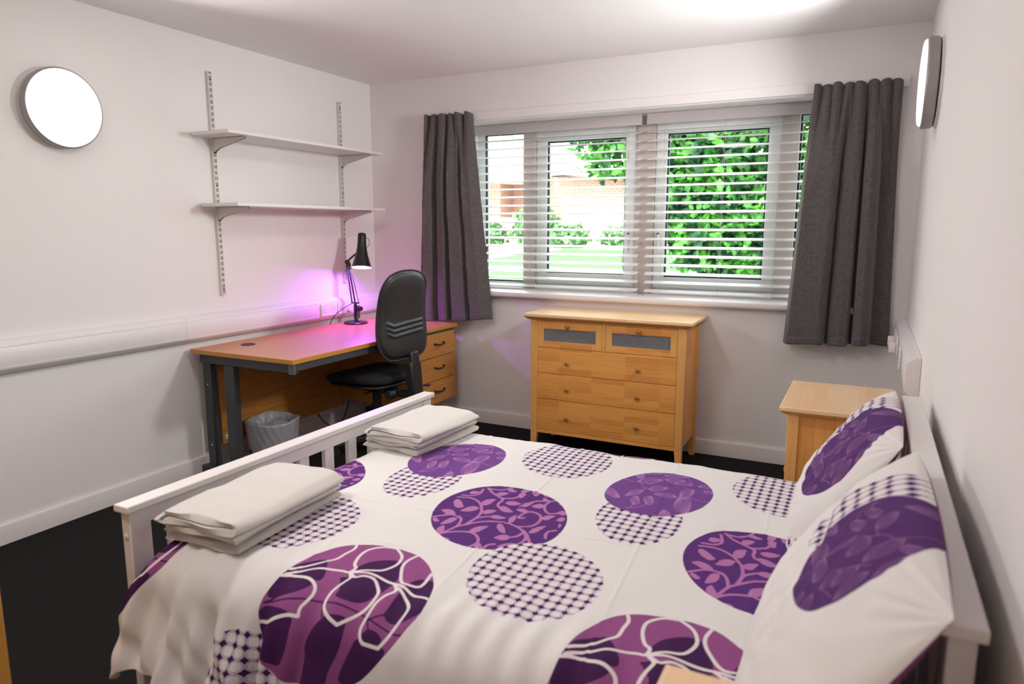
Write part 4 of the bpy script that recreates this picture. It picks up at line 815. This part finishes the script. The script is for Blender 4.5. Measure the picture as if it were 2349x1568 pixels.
def print_mat(name, base, kshade=1.0):
    m = bpy.data.materials.new(name); m.use_nodes = True; k = N(m); b = k.n['Principled BSDF']
    b.inputs['Roughness'].default_value = .85; b.inputs['Specular IOR Level'].default_value = .10
    def att(n): o = k.new('ShaderNodeAttribute'); o.attribute_name = n; return o
    def mask(n, w=.0007, off=0.0):
        r = k.new('ShaderNodeMapRange'); r.inputs[1].default_value = off-w; r.inputs[2].default_value = off+w; r.inputs[3].default_value = 1; r.inputs[4].default_value = 0
        k.link(att(n).outputs['Fac'], r.inputs[0]); return r.outputs[0]
    uv = att('fabric'); s = k.new('ShaderNodeSeparateXYZ'); k.link(uv.outputs['Vector'], s.inputs[0])
    # woven lattice of rings with four-pointed stars between them
    fx = k.math('SUBTRACT', k.math('FRACT', k.math('DIVIDE', s.outputs[0], .0282)), .5); fy = k.math('SUBTRACT', k.math('FRACT', k.math('DIVIDE', s.outputs[1], .0300)), .5)
    rr = k.math('SQRT', k.math('ADD', k.math('MULTIPLY', fx, fx), k.math('MULTIPLY', fy, fy)))
    star = k.new('ShaderNodeMapRange'); star.inputs[1].default_value = .487; star.inputs[2].default_value = .507; k.link(rr, star.inputs[0])
    pq = k.math('SUBTRACT', 1.0, k.math('ADD', k.math('ABSOLUTE', fx), k.math('ABSOLUTE', fy))); tip = k.new('ShaderNodeMapRange'); tip.inputs[1].default_value = .31; tip.inputs[2].default_value = .35; tip.inputs[3].default_value = 1; tip.inputs[4].default_value = 0; k.link(pq, tip.inputs[0]); star_f = k.math('MULTIPLY', star.outputs[0], tip.outputs[0])
    line = k.math('SUBTRACT', 1.0, k.math('MULTIPLY', k.math('ABSOLUTE', k.math('SUBTRACT', rr, .375)), 26.0), clamp=True)
    lobe = k.math('ABSOLUTE', k.math('MULTIPLY', fx, fy)); lobe = k.math('MULTIPLY', lobe, 14.0, clamp=True)      # ring line fades towards the four touching points
    line = k.math('MULTIPLY', line, k.math('SUBTRACT', 1.0, k.math('MULTIPLY', lobe, .35)))
    gx = k.math('SUBTRACT', .5, k.math('ABSOLUTE', fx)); gy = k.math('SUBTRACT', .5, k.math('ABSOLUTE', fy))     # small dots just beside each touching point
    def dot(p, q): return k.math('SUBTRACT', 1.0, k.math('MULTIPLY', k.math('SQRT', k.math('ADD', k.math('POWER', k.math('SUBTRACT', p, .05), 2.0), k.math('POWER', k.math('SUBTRACT', q, .40), 2.0))) , 15.0), clamp=True)
    tline = k.math('MAXIMUM', dot(gx, gy), dot(gy, gx))
    rim = k.new('ShaderNodeMapRange'); rim.inputs[1].default_value = .37; rim.inputs[2].default_value = .42; k.link(rr, rim.inputs[0])
    lat = k.mix(rim.outputs[0], base, (.64, .50, .65))
    lat = k.mix(k.math('MULTIPLY', line, .75), lat, (.16, .10, .17)); lat = k.mix(k.math('MULTIPLY', tline, .7), lat, (.16, .07, .18)); lat = k.mix(star_f, lat, (.055, .018, .085))
    D = lambda c: tuple(x*kshade for x in c)
    c = k.mix(mask('flower'), base, D((.29, .082, .24))); fdk = k.math('MULTIPLY', mask('flower'), mask('flower_dark')); c = k.mix(fdk, c, D((.058, .016, .078)))
    c = k.mix(k.math('MULTIPLY', mask('flower'), mask('flower_white')), c, (.76, .70, .69))
    c = k.mix(mask('vine'), c, D((.105, .032, .180))); c = k.mix(k.math('MULTIPLY', mask('vine'), mask('vine_light')), c, D((.46, .185, .40)))
    c = k.mix(mask('lattice'), c, lat)
    c = k.mix(mask('orchid'), c, D((.165, .062, .255))); c = k.mix(k.math('MULTIPLY', k.math('MULTIPLY', mask('orchid'), mask('orchid_line', .0009)), .85), c, tuple(x*(1.0 if kshade == 1 else .62) for x in (.47, .22, .46)))
    k.link(c, b.inputs['Base Color'])
    nz = k.new('ShaderNodeTexNoise'); nz.inputs['Scale'].default_value = 700; k.link(uv.outputs['Vector'], nz.inputs[0]); bp = k.new('ShaderNodeBump'); bp.inputs['Strength'].default_value = .12; bp.inputs['Distance'].default_value = .001
    k.link(nz.outputs[0], bp.inputs['Height']); k.link(bp.outputs[0], b.inputs['Normal'])
    return m
def set_attrs(me, fields, fab):
    for n in ATTR:
        a = me.attributes.new(n, 'FLOAT', 'POINT'); a.data.foreach_set('value', fields.get(n, np.full(len(fab), .05)).astype(np.float32))
    a = me.attributes.new('fabric', 'FLOAT_VECTOR', 'POINT'); v = np.zeros((len(fab), 3), np.float32); v[:, :2] = fab; a.data.foreach_set('vector', v.ravel())
def fast_grid(name, P, m, parent=None):
    nu, nv = P.shape[:2]; me = bpy.data.meshes.new(name); me.vertices.add(nu*nv); me.vertices.foreach_set('co', P.reshape(-1).astype(np.float32))
    i, j = np.meshgrid(np.arange(nu-1), np.arange(nv-1), indexing='ij'); a = (i*nv+j).ravel(); q = np.stack([a, a+nv, a+nv+1, a+1], 1).astype(np.int32)
    me.loops.add(q.size); me.loops.foreach_set('vertex_index', q.ravel()); me.polygons.add(len(q)); me.polygons.foreach_set('loop_start', np.arange(len(q), dtype=np.int32)*4)
    me.update(calc_edges=True); me.polygons.foreach_set('use_smooth', np.ones(len(q), bool)); me.materials.append(m)
    o = bpy.data.objects.new(name, me); COL.objects.link(o)
    if parent is not None: o.parent = parent
    return o
def duvet_point(u, v):
    x = u.copy(); y = v.copy(); z = np.full_like(v, .572)
    R1, A1, V1 = .13, 1.33, -3.10; d = np.maximum(V1-v, 0); a = np.minimum(d/R1, A1); e = np.maximum(d-R1*A1, 0)
    ny = np.where(d > 0, -np.sin(a), 0); nz = np.cos(a)
    y = np.where(d > 0, V1-R1*np.sin(a)-e*cos(A1), y); z = z-np.where(d > 0, R1*(1-np.cos(a))+e*sin(A1), 0)
    R2, A2, V2 = .20, 1.40, -1.97; d2 = np.maximum(v-V2, 0); a2 = np.minimum(d2/R2, A2); e2 = np.maximum(d2-R2*A2, 0)
    y = np.where(d2 > 0, V2+R2*np.sin(a2)+e2*cos(A2), y); z = z-np.where(d2 > 0, R2*(1-np.cos(a2))+e2*sin(A2), 0); ny = np.where(d2 > 0, np.sin(a2), ny); nz = np.where(d2 > 0, np.cos(a2), nz)
    t = np.clip(1-(u-1.705)/.07, 0, 1); z = z-.04*t*t
    hang = smst((d-.03)/.30); hang2 = smst(d2/.30)
    w = hang*(1-.88*smst((u-2.15)/.35))*(.022*np.sin(2*pi*(u/.165)+2.2*np.sin(u*5+1)+d*2.5)+.010*np.sin(2*pi*u/.07+d*9+1.5*np.sin(u*11))+.050*vnoise(u*9+d*3, v*5-u*3, 4)+.026*vnoise(u*19-d*12, v*9+u*9, 14))
    w += hang2*(.012*np.sin(2*pi*u/.19+1)+.01*vnoise(u*8, v*6, 9))
    w += hang*.032*np.exp(-((u-1.705)/.16)**2)
    # soft waves and packaging creases on the top
    top = 1-hang
    w += top*(.010*vnoise(u*4+2, v*4, 1)+.005*vnoise(u*9, v*9+4, 2)+.0016*vnoise(u*40, v*25, 3))
    for c0, ang, am in ((2.10, .10, .0030), (2.48, .07, .0034), (2.86, .09, .0028), (3.16, .05, .0022)):
        w += top*am*np.exp(-((u+(v+2.5)*ang-c0)/.0035)**2)*(.5+vnoise(u*3, v*7, 6))
    for c0, ang, am in ((-2.19, .10, .0030), (-2.42, -.03, .0032), (-2.66, .08, .0034), (-2.90, .04, .0028)):
        w += top*am*np.exp(-((v-(u-2.5)*ang-c0)/.0032)**2)*(.5+vnoise(u*7, v*3, 7))
    # radiating pull folds where the near side starts to hang
    ring = np.exp(-((v+3.13)/.10)**2); w += ring*.004*np.sin(2*pi*u/.085+3*np.sin(u*7))*smst((v+3.45)/.2+.3)
    y = y+w*ny; z = z+w*nz
    x = x-hang*.045*np.exp(-((u-1.705)/.10)**2)
    return np.stack([x, y, z], -1)
st = .0031
us = np.arange(1.705, 3.455, st); vs = np.arange(-3.49, -1.50, st)
UU, VV = np.meshgrid(us, vs, indexing='ij'); DP = duvet_point(UU, VV); fab = np.stack([UU.ravel(), VV.ravel()], 1)
F = {}
lat = tiled(fab, MOTIF['lattice_disc']+[ellipse(2.115, -3.42, .135, .13)], 'fill', n=2)
F['orchid'] = tiled(fab, MOTIF['orchid_disc'], 'fill', n=2)
F['flower'] = np.minimum(tiled(fab, MOTIF['flower_disc'], 'fill', n=3), tiled(fab, [ellipse(2.615, -1.775, .19, .175)], 'fill', n=1))
F['lattice'] = np.maximum(lat, -np.minimum(F['orchid'], np.where(fab[:, 1] < -2.9, F['flower'], .05)))
F['vine'] = tiled(fab, MOTIF['vine_disc'], 'fill', n=2)
F['vine_light'] = np.minimum(tiled(fab, MOTIF['vine_leaf'], 'fill', n=2), tiled(fab, MOTIF['vine_stem'], 'line', .0042, 4))
F['orchid_line'] = tiled(fab, MOTIF['orchid_line'], 'line', .0015, 3)
up = [np.array([p*[1, -1]+[.235, -4.93] for p in q]) for q in MOTIF['flower_dark']]     # the flower again, turned, at the far edge
F['flower_dark'] = np.minimum(np.minimum(tiled(fab, MOTIF['flower_dark'], 'fill', n=3), tiled(fab, MOTIF['flower_twig'], 'line', .0022, 3)), tiled(fab, up, 'fill', n=3))
upw = [np.array([p*[1, -1]+[.235, -4.93] for p in q]) for q in MOTIF['flower_white']]
F['flower_white'] = np.minimum(tiled(fab, MOTIF['flower_white'], 'line', .0040, 4), tiled(fab, upw, 'line', .0040, 3))
DUV = print_mat('spotted_duvet_print', (.765, .74, .725))
dv = fast_grid('duvet', DP, DUV); set_attrs(dv.data, F, fab)
so = dv.modifiers.new('thick', 'SOLIDIFY'); so.thickness = .022; so.offset = -1; so.use_quality_normals = False
tag(dv, 'white duvet with purple leafy discs and lattice discs, spread over the bed', 'duvet')

# ------------------------------------------------------------------ pillows
def pillow(name_label, c, tilt, hw, hh, T, yaw, motif_at, seed, scale=1.0, under=.0):
    nu, nv = 330, 220
    a = np.linspace(-1, 1, nu)[:, None]*np.ones((1, nv)); b = np.linspace(-1, 1, nv)[None, :]*np.ones((nu, 1))
    Rm = Matrix.Rotation(yaw, 3, 'Z')
    A = np.array(Rm @ Vector((0, 1, 0))); B = np.array(Rm @ Vector((cos(tilt), 0, sin(tilt)))); Nn = np.array(Rm @ Vector((-sin(tilt), 0, cos(tilt))))
    A0, B0, N0 = A, B, Nn
    prof = (1-np.abs(a)**2.6)**.55*(1-np.abs(b)**2.4)**.55
    aa = a*(1-.055*b*b); bb = b*(1-.05*a*a)
    wr = .010*vnoise(a*5+seed, b*4, seed)+.006*vnoise(a*11, b*9+seed, seed+1)
    wr = wr+.007*np.sin(14*b+6*a+seed)*np.abs(a)**3*np.sign(a)*0+.008*np.exp(-((b-.25-.15*a)/.05)**2)*np.exp(-(a-.4)**2/.3)*-1
    cor = np.exp(-((np.abs(a)-1)**2+(np.abs(b)-1)**2)/.10)
    wr = wr+cor*.012*np.sin(26*np.arctan2(1.02-np.abs(b), 1.02-np.abs(a)))
    ps = []
    for sgn in (1, -1):
        h = sgn*T*prof*(1 if sgn > 0 else .55)+wr*prof*(sgn > 0)
        sag = -.020*(b*b)*0
        P = c+A0*(aa*hw)[..., None]+B0*(bb*hh)[..., None]+N0*(h+sag)[..., None]
        ps.append(P)
    loc = np.stack([(bb*hh).ravel(), (aa*hw).ravel()], 1)
    # print: the orchid disc turned half a turn, with a lattice disc behind its far side
    cu, cv = 2.825, -2.243
    mb_, ma_ = motif_at
    fabp = np.stack([cu-(loc[:, 0]-mb_)/scale, cv-(loc[:, 1]-ma_)/(scale*.94)], 1)
    o = thing('pillow', name_label, 'pillow', tuple(c), group='pillows against the headboard')
    FF = {}
    FF['orchid'] = field(fabp, MOTIF['orchid_disc'], 'fill', n=2)*scale
    latp = field(loc, [ellipse(mb_+.03, ma_+.19*scale, .15*scale**.5, .115*scale**.5), ellipse(-hh-.01, ma_-.25, .10, .13)], 'fill', n=1)
    FF['lattice'] = np.maximum(latp, -FF['orchid'])
    FF['orchid_line'] = field(fabp, MOTIF['orchid_line'], 'line', .0014, 3)
    lm = PIL
    for P, nm in ((ps[0], 'pillow_front'), (ps[1], 'pillow_back')):
        g = fast_grid(nm, P-c, lm, o); fb2 = loc if nm == 'pillow_front' else loc
        if nm == 'pillow_front': set_attrs(g.data, FF, fb2)
        else: set_attrs(g.data, {'flower': np.full(len(loc), -.05)}, fb2)
    return o
PIL = print_mat('spotted_pillowcase_print', (.765, .735, .715), .58)  # print colours darkened to carry the shading on the pillows
PILLOWS = [('far pillow with a purple orchid disc, leaning on the headboard beside the bedside cabinet', np.array([3.340, -2.190, .715]), radians(57), .335, .222, .080, radians(0), (.07, -.10), 3),
           ('near pillow with a purple orchid disc, leaning on the headboard in the right foreground', np.array([3.350, -3.030, .742]), radians(57), .375, .240, .090, radians(0), (.135, -.095), 8, .80)]
for p in PILLOWS: pillow(*p)

# ------------------------------------------------------------------ folded towels
tow_m = mat('cream_towelling', (.70, .665, .625), .95, spec=.1, sheen=.4, bump=.55, bscale=650, noise=.03, nscale=90)
def towel(label, cx, cy, rot, w, L, levels, t, z0, seed, band=False):
    """cloth folded over and over: levels lists the height order of the layers; big loop on the -x side"""
    p_ = t*1.05; path = []; side = 1; cxl, cxr = -w/2, w/2; cur = None
    big = max(levels)*p_/2
    xl = -w/2+big*1.0; xr = w/2-p_*.6
    for i, lv in enumerate(levels):
        z = t/2+lv*p_; xa, xb = (xr, xl) if i % 2 == 0 else (xl, xr)
        if i == 0: xa = xr+.006
        if i == len(levels)-1 and i % 2: xb = xr-.004
        for q in np.linspace(0, 1, 26): path.append((xa+(xb-xa)*q, z+.0020*sin(q*6+i*2+seed)*sin(pi*q)))
        if i < len(levels)-1:
            z2 = t/2+levels[i+1]*p_; r = (z2-z)/2; s_ = -1 if i % 2 == 0 else 1
            for q in np.linspace(-pi/2, pi/2, 15)[1:-1]: path.append((xb+s_*abs(r)*1.05*cos(q), (z+z2)/2+r*sin(q)))
    layers = max(levels)+1; pitchz = p_
    path = np.array(path); tn = np.gradient(path, axis=0); tn /= np.linalg.norm(tn, axis=1)[:, None]+1e-9; nr = np.stack([-tn[:, 1], tn[:, 0]], 1)
    n = len(path); cap = np.minimum(1, np.minimum(np.arange(n)+1, n-np.arange(n))/2.0)**.5
    hw = (t/2*.97*cap)[:, None]; loop = np.concatenate([path+nr*hw, (path-nr*hw)[::-1]]); m = len(loop)
    ny = 64; ys = np.linspace(-L/2, L/2, ny); P = np.zeros((m, ny, 3)); ca, sa = cos(rot), sin(rot)
    hz = layers*pitchz
    for j, y in enumerate(ys):
        e = .8 if j in (0, ny-1) else 1.0
        ctr = np.concatenate([path, path[::-1]])
        pr = ctr+(loop-ctr)*e
        lay = pr[:, 1]/hz
        X = pr[:, 0]*(1+.03*np.sin(6*lay+seed))+.0035*np.sin(11*y+5*lay+seed)+.006*lay*sin(seed); Y = y*(1-.03*np.cos(9*lay+seed))+.004*np.sin(pr[:, 0]*30+seed+lay*9)
        Z = z0+pr[:, 1]+lay*.010*vnoise(pr[:, 0]*14+seed, np.full(m, y)*14, seed)-.004*smst((np.abs(pr[:, 0])-w*.30)/.10)*lay
        if band: 
            for yb_ in (.11, .128, .142): Z = Z+(lay > .85)*.0011*math.exp(-((y-yb_)/.0022)**2)
        P[:, j, 0] = cx+X*ca-Y*sa; P[:, j, 1] = cy+X*sa+Y*ca; P[:, j, 2] = Z
    mb = MB(); vs_ = P.reshape(-1, 3).tolist()
    fs = [(i*ny+j, ((i+1) % m)*ny+j, ((i+1) % m)*ny+j+1, i*ny+j+1) for i in range(m) for j in range(ny-1)]
    for i in range(n-1):
        a, b, c, d = i, i+1, m-2-i, m-1-i
        fs.append((a*ny, d*ny, c*ny, b*ny)); fs.append((a*ny+ny-1, b*ny+ny-1, c*ny+ny-1, d*ny+ny-1))
    mb.add(vs_, fs)
    return tag(obj('folded_towel', mb, tow_m, smooth=True), label, 'towel', 'folded cream towels')
T0 = .574
towel('folded cream towel under the large one at the near end of the bed foot', 1.848, -2.930, radians(4), .250, .425, [0, 1], .0190, T0, 2)
towel('large folded cream towel lying on top at the near end of the bed foot', 1.868, -2.955, radians(3), .255, .425, [0, 2, 1], .0180, T0+.039, 5, band=True)
towel('folded cream towel under the other one at the far end of the bed foot', 1.842, -2.085, radians(-4), .250, .400, [0, 1], .0190, T0, 7)
towel('folded cream towel lying on top at the far end of the bed foot', 1.862, -2.110, radians(-2), .240, .380, [0, 2, 1], .0165, T0+.039, 11)

# ------------------------------------------------------------------ outside the window
def gz(y): return -.10+(y-1.5)*.0444
def ground(name, x0, x1, y0, y1, dz, m, skew=0.0):
    mb = MB().hexa([(x0+skew, y0, gz(y0)+dz-.4), (x1+skew, y0, gz(y0)+dz-.4), (x1, y1, gz(y1)+dz-.4), (x0, y1, gz(y1)+dz-.4)], [(x0+skew, y0, gz(y0)+dz), (x1+skew, y0, gz(y0)+dz), (x1, y1, gz(y1)+dz), (x0, y1, gz(y1)+dz)])
    o = obj(name, mb, m); o['kind'] = 'structure'; return o
pave = mat('pale_paving', (.62, .58, .55), .9, noise=.08, nscale=3)
lawn_m = mat('lawn_grass', (.05, .16, .035), .95, noise=.35, nscale=9)
ground('pavement', -45, 25, .42, 45, 0, pave)
ground('lawn', -6.2, 9, 12.4, 18.6, .012, lawn_m, skew=-1.2)
ground('lawn', -14, 9, 9.6, 11.2, .010, lawn_m, skew=1.0)
leaf_m = bpy.data.materials.new('bright_green_leaf'); leaf_m.use_nodes = True; k = N(leaf_m); b = k.n['Principled BSDF']; b.inputs['Roughness'].default_value = .45
tc = k.new('ShaderNodeTexCoord'); nz = k.new('ShaderNodeTexNoise'); nz.inputs['Scale'].default_value = 2.6; nz.inputs['Detail'].default_value = 9; k.link(tc.outputs['Object'], nz.inputs[0])
cr = k.new('ShaderNodeValToRGB'); cr.color_ramp.elements[0].position = .42; cr.color_ramp.elements[0].color = (.005, .055, .016, 1); cr.color_ramp.elements[1].position = .66; cr.color_ramp.elements[1].color = (.12, .40, .05, 1)
k.link(nz.outputs[0], cr.inputs[0]); k.link(cr.outputs[0], b.inputs['Base Color'])
ts = k.new('ShaderNodeBsdfTranslucent'); k.link(cr.outputs[0], ts.inputs[0]); ms = k.new('ShaderNodeMixShader'); ms.inputs[0].default_value = .35
k.link(b.outputs[0], ms.inputs[1]); k.link(ts.outputs[0], ms.inputs[2]); k.link(ms.outputs[0], k.n['Material Output'].inputs[0])
bark = mat('dark_bark', (.05, .035, .022), .9)
def leaves(name, blobs, n, size, m, seed, parent, shell=.55):
    r = np.random.default_rng(seed); C_ = []
    tot = sum(b[6] for b in blobs)
    for cx, cy, cz, rx, ry, rz, wgt in blobs:
        k_ = int(n*wgt/tot); d = r.normal(size=(k_, 3)); d /= np.linalg.norm(d, axis=1)[:, None]; rad = (shell+(1-shell)*r.random(k_)**.7)[:, None]
        rad = rad*(1+.16*np.sin(d[:, :1]*7+seed)*np.sin(d[:, 2:]*9))
        C_.append(np.array([cx, cy, cz])+d*rad*np.array([rx, ry, rz]))
    C_ = np.concatenate(C_); nn = len(C_)
    s = size*(.6+.8*r.random(nn))[:, None]
    nrm = r.normal(size=(nn, 3))+np.array([0, -.6, .9]); nrm /= np.linalg.norm(nrm, axis=1)[:, None]
    t = r.normal(size=(nn, 3)); t -= nrm*(t*nrm).sum(1)[:, None]; t /= np.linalg.norm(t, axis=1)[:, None]; u = np.cross(nrm, t)
    # each leaf: six-sided pointed blade folded on its midrib
    loc = [(-1, 0, 0), (-.35, .55, .12), (.35, .5, .12), (1.1, 0, 0), (.35, -.5, .12), (-.35, -.55, .12)]
    V = np.stack([C_+t*s*a+u*s*b_+nrm*s*c_ for a, b_, c_ in loc], 1).reshape(-1, 3)
    base = np.arange(nn)[:, None]*6
    q = np.concatenate([base+np.array([[0, 1, 2, 3]]), base+np.array([[0, 3, 4, 5]])], 0).astype(np.int32)
    me = bpy.data.meshes.new(name); me.vertices.add(len(V)); me.vertices.foreach_set('co', (V-np.array(parent.location)).ravel().astype(np.float32)); me.loops.add(q.size); me.loops.foreach_set('vertex_index', q.ravel())
    me.polygons.add(len(q)); me.polygons.foreach_set('loop_start', np.arange(len(q), dtype=np.int32)*4); me.update(calc_edges=True); me.materials.append(m)
    o = bpy.data.objects.new(name, me); COL.objects.link(o); o.parent = parent; o['kind'] = 'stuff'; return o
def tree(label, blobs, n, size, trunks, seed, nm='tree', cat='tree', m=None):
    bx_, by_ = blobs[0][0], blobs[0][1]; r = thing(nm, label, cat, (bx_, by_, gz(by_)))
    leaves('foliage', blobs, n, size, m or leaf_m, seed, r)
    for p, w_ in trunks: obj('trunk' if w_[0] > .05 else 'branch', MB().tube(p, w_, 10), bark, r, smooth=True)
    return r
tree('dense bright green leafy tree filling the right half of the window', [(1.9, 9.4, 3.0, 2.35, 1.1, 2.7, 10), (.55, 9.1, 2.4, 1.0, .9, 1.8, 4), (3.4, 9.6, 2.6, 1.6, 1.2, 2.2, 4), (1.4, 8.9, 1.4, 1.5, .7, .9, 3)], 26000, .085,
     [([(1.9, 9.6, gz(9.6)), (1.85, 9.6, 1.6), (1.7, 9.5, 3.2)], [.14, .11, .05]), ([(1.85, 9.6, 1.3), (2.6, 9.6, 2.4), (3.1, 9.6, 3.4)], [.06, .05, .02])], 1)
tree('overhanging leafy green branches in front of the pale brick building', [(-1.25, 8.7, 3.75, 1.15, .7, .9, 5), (-.85, 8.8, 2.75, 1.0, .6, .5, 3), (-.35, 8.9, 4.3, .9, .7, .9, 3)], 2600, .095,
     [([(.9, 9.4, gz(9.4)), (.6, 9.3, 2.2), (-.3, 9.0, 3.4), (-1.7, 8.7, 3.8)], [.09, .07, .035, .01]), ([(.2, 9.2, 2.6), (-.9, 8.8, 2.8), (-1.6, 8.7, 2.6)], [.035, .02, .008])], 2)
hedge_m = mat('pale_shrub_green', (.09, .20, .07), .8, noise=.5, nscale=4)
for (x, y, rx, ry, rz, n, lab, sd) in ((-10.4, 19.6, 1.5, .8, .62, 1700, 'low green shrubs beside the porch of the brick building', 3), (-7.9, 19.9, 1.0, .7, .95, 1200, 'rounded green shrub left of the pale wall outside', 4),
        (-6.3, 19.3, .8, .6, .5, 700, 'small spiky green shrub by the curved path', 5), (-4.6, 20.2, .9, .6, .45, 700, 'yellowish low planting beyond the lawn', 6), (-12.4, 18.9, 1.2, .8, .7, 1200, 'green shrub at the left edge of the window view', 7)):
    tree(lab, [(x, y, gz(y)+rz*.7, rx, ry, rz, 1)], n, .085, [([(x, y, gz(y)-.05), (x+.05, y, gz(y)+rz*.8)], [.04, .015])], sd, nm='shrub', cat='shrub', m=hedge_m)
# brick building across the garden
def brick_mat(name, c1, c2, mort):
    m = bpy.data.materials.new(name); m.use_nodes = True; k = N(m); b = k.n['Principled BSDF']; b.inputs['Roughness'].default_value = .9
    tc = k.new('ShaderNodeTexCoord'); s = k.new('ShaderNodeSeparateXYZ'); k.link(tc.outputs['Object'], s.inputs[0]); cbn = k.new('ShaderNodeCombineXYZ')
    k.link(k.math('ADD', s.outputs[0], s.outputs[1]), cbn.inputs[0]); k.link(s.outputs[2], cbn.inputs[1])
    br = k.new('ShaderNodeTexBrick'); br.inputs['Scale'].default_value = 1; br.inputs['Brick Width'].default_value = .24; br.inputs['Row Height'].default_value = .085; br.inputs['Mortar Size'].default_value = .012
    br.inputs['Color1'].default_value = (*c1, 1); br.inputs['Color2'].default_value = (*c2, 1); br.inputs['Mortar'].default_value = (*mort, 1); k.link(cbn.outputs[0], br.inputs[0]); k.link(br.outputs[0], b.inputs['Base Color']); return m
bk = brick_mat('weathered_red_brick', (.52, .25, .17), (.45, .20, .13), (.58, .48, .43))
render_m = mat('white_render', (.78, .76, .73), .9); canopy = mat('white_canopy', (.80, .78, .75), .7); win_dark = mat('dark_window_glass', (.10, .13, .16), .1)
tile_m = mat('grey_roof_tile', (.22, .17, .15), .8, noise=.2, nscale=6)
bd2 = thing('brick_building', 'sunlit brick and white-rendered building with a recessed porch seen through the left of the window', 'building', (-9, 24, gz(24)))
g = gz(23.9)-.1
obj('wall', MB().box(-22, -11.6, 24, 30, g, 3.55).box(-9.9, 3, 24, 30, g, 3.55).box(-11.6, -9.9, 25.3, 30, g, 3.55), bk, bd2)
obj('upper_wall', MB().box(-22, 3, 24.05, 30, 3.9, 9.5), render_m, bd2)
obj('porch_canopy', MB().box(-14.5, -9.1, 22.6, 25.3, 3.35, 3.62), canopy, bd2)
obj('string_course', MB().box(-22, 3, 23.93, 24.05, 3.62, 3.95), render_m, bd2)
obj('gable_brick', MB().add([(-13.2, 23.9, 4.0), (-9.0, 23.9, 4.0), (-9.0, 23.9, 4.35), (-13.2, 23.9, 5.35), (-13.2, 24.04, 4.0), (-9.0, 24.04, 4.0), (-9.0, 24.04, 4.35), (-13.2, 24.04, 5.35)], [(0, 1, 2, 3), (4, 7, 6, 5), (0, 4, 5, 1), (1, 5, 6, 2), (2, 6, 7, 3), (3, 7, 4, 0)]), bk, bd2)
obj('lean_to_roof', MB().add([(-9.0, 23.2, 3.75), (-4.2, 23.2, 3.2), (-4.2, 24, 3.4), (-9.0, 24, 4.3), (-9.0, 23.2, 3.65), (-4.2, 23.2, 3.1), (-4.2, 24, 3.3), (-9.0, 24, 4.2)], [(0, 1, 2, 3), (7, 6, 5, 4), (0, 4, 5, 1), (1, 5, 6, 2), (2, 6, 7, 3), (3, 7, 4, 0)]), tile_m, bd2)
for x0, x1, z0, z1, yy in ((-11.55, -10.85, 5.25, 6.3, 24.0), (-7.4, -6.6, 5.2, 6.3, 24.0), (-10.95, -10.5, 2.05, 3.0, 25.25), (-5.8, -4.4, 1.9, 3.0, 23.95), (-3.2, -2.0, 5.2, 6.4, 24.0)):
    w_ = obj('window', MB().box(x0, x1, yy-.04, yy+.06, z0, z1), render_m, bd2)
    xm = (x0+x1)/2
    obj('window_pane', MB().box(x0+.06, xm-.03, yy-.06, yy-.03, z0+.06, z1-.06), win_dark, w_); obj('window_pane', MB().box(xm+.03, x1-.06, yy-.06, yy-.03, z0+.06, z1-.06), win_dark, w_)
for x in (-12.6, -9.75):
    obj('porch_column', MB().box(x, x+.22, 22.8, 23.0, g, 3.35), render_m, bd2)
obj('porch_door', MB().box(-13.5, -12.9, 24.9, 25.0, g, 3.0), win_dark, bd2)
gw = thing('garden_wall', 'low brick garden wall with coping in front of the building', 'wall', (-9, 21.4, gz(21.4)))
obj('brickwork', MB().box(-12.6, -9.6, 21.3, 21.55, gz(21.4)-.1, 1.72), bk, gw); obj('coping', MB().box(-12.7, -9.5, 21.25, 21.6, 1.72, 1.80), render_m, gw)
gw2 = thing('garden_wall', 'long pale garden wall with stone coping behind the lawn', 'wall', (-6, 22.2, gz(22.2)))
obj('brickwork', MB().box(-9.0, 1.5, 22.1, 22.35, gz(22.2)-.1, 1.50), mat('pale_brick', (.55, .42, .36), .9, noise=.15, nscale=5), gw2); obj('coping', MB().box(-9.1, 1.6, 22.05, 22.4, 1.50, 1.60), render_m, gw2)
for i in range(8): obj('wall_pier', MB().box(-8.9+i*1.35, -8.6+i*1.35, 22.0, 22.45, gz(22.2)-.1, 1.72), render_m, gw2)
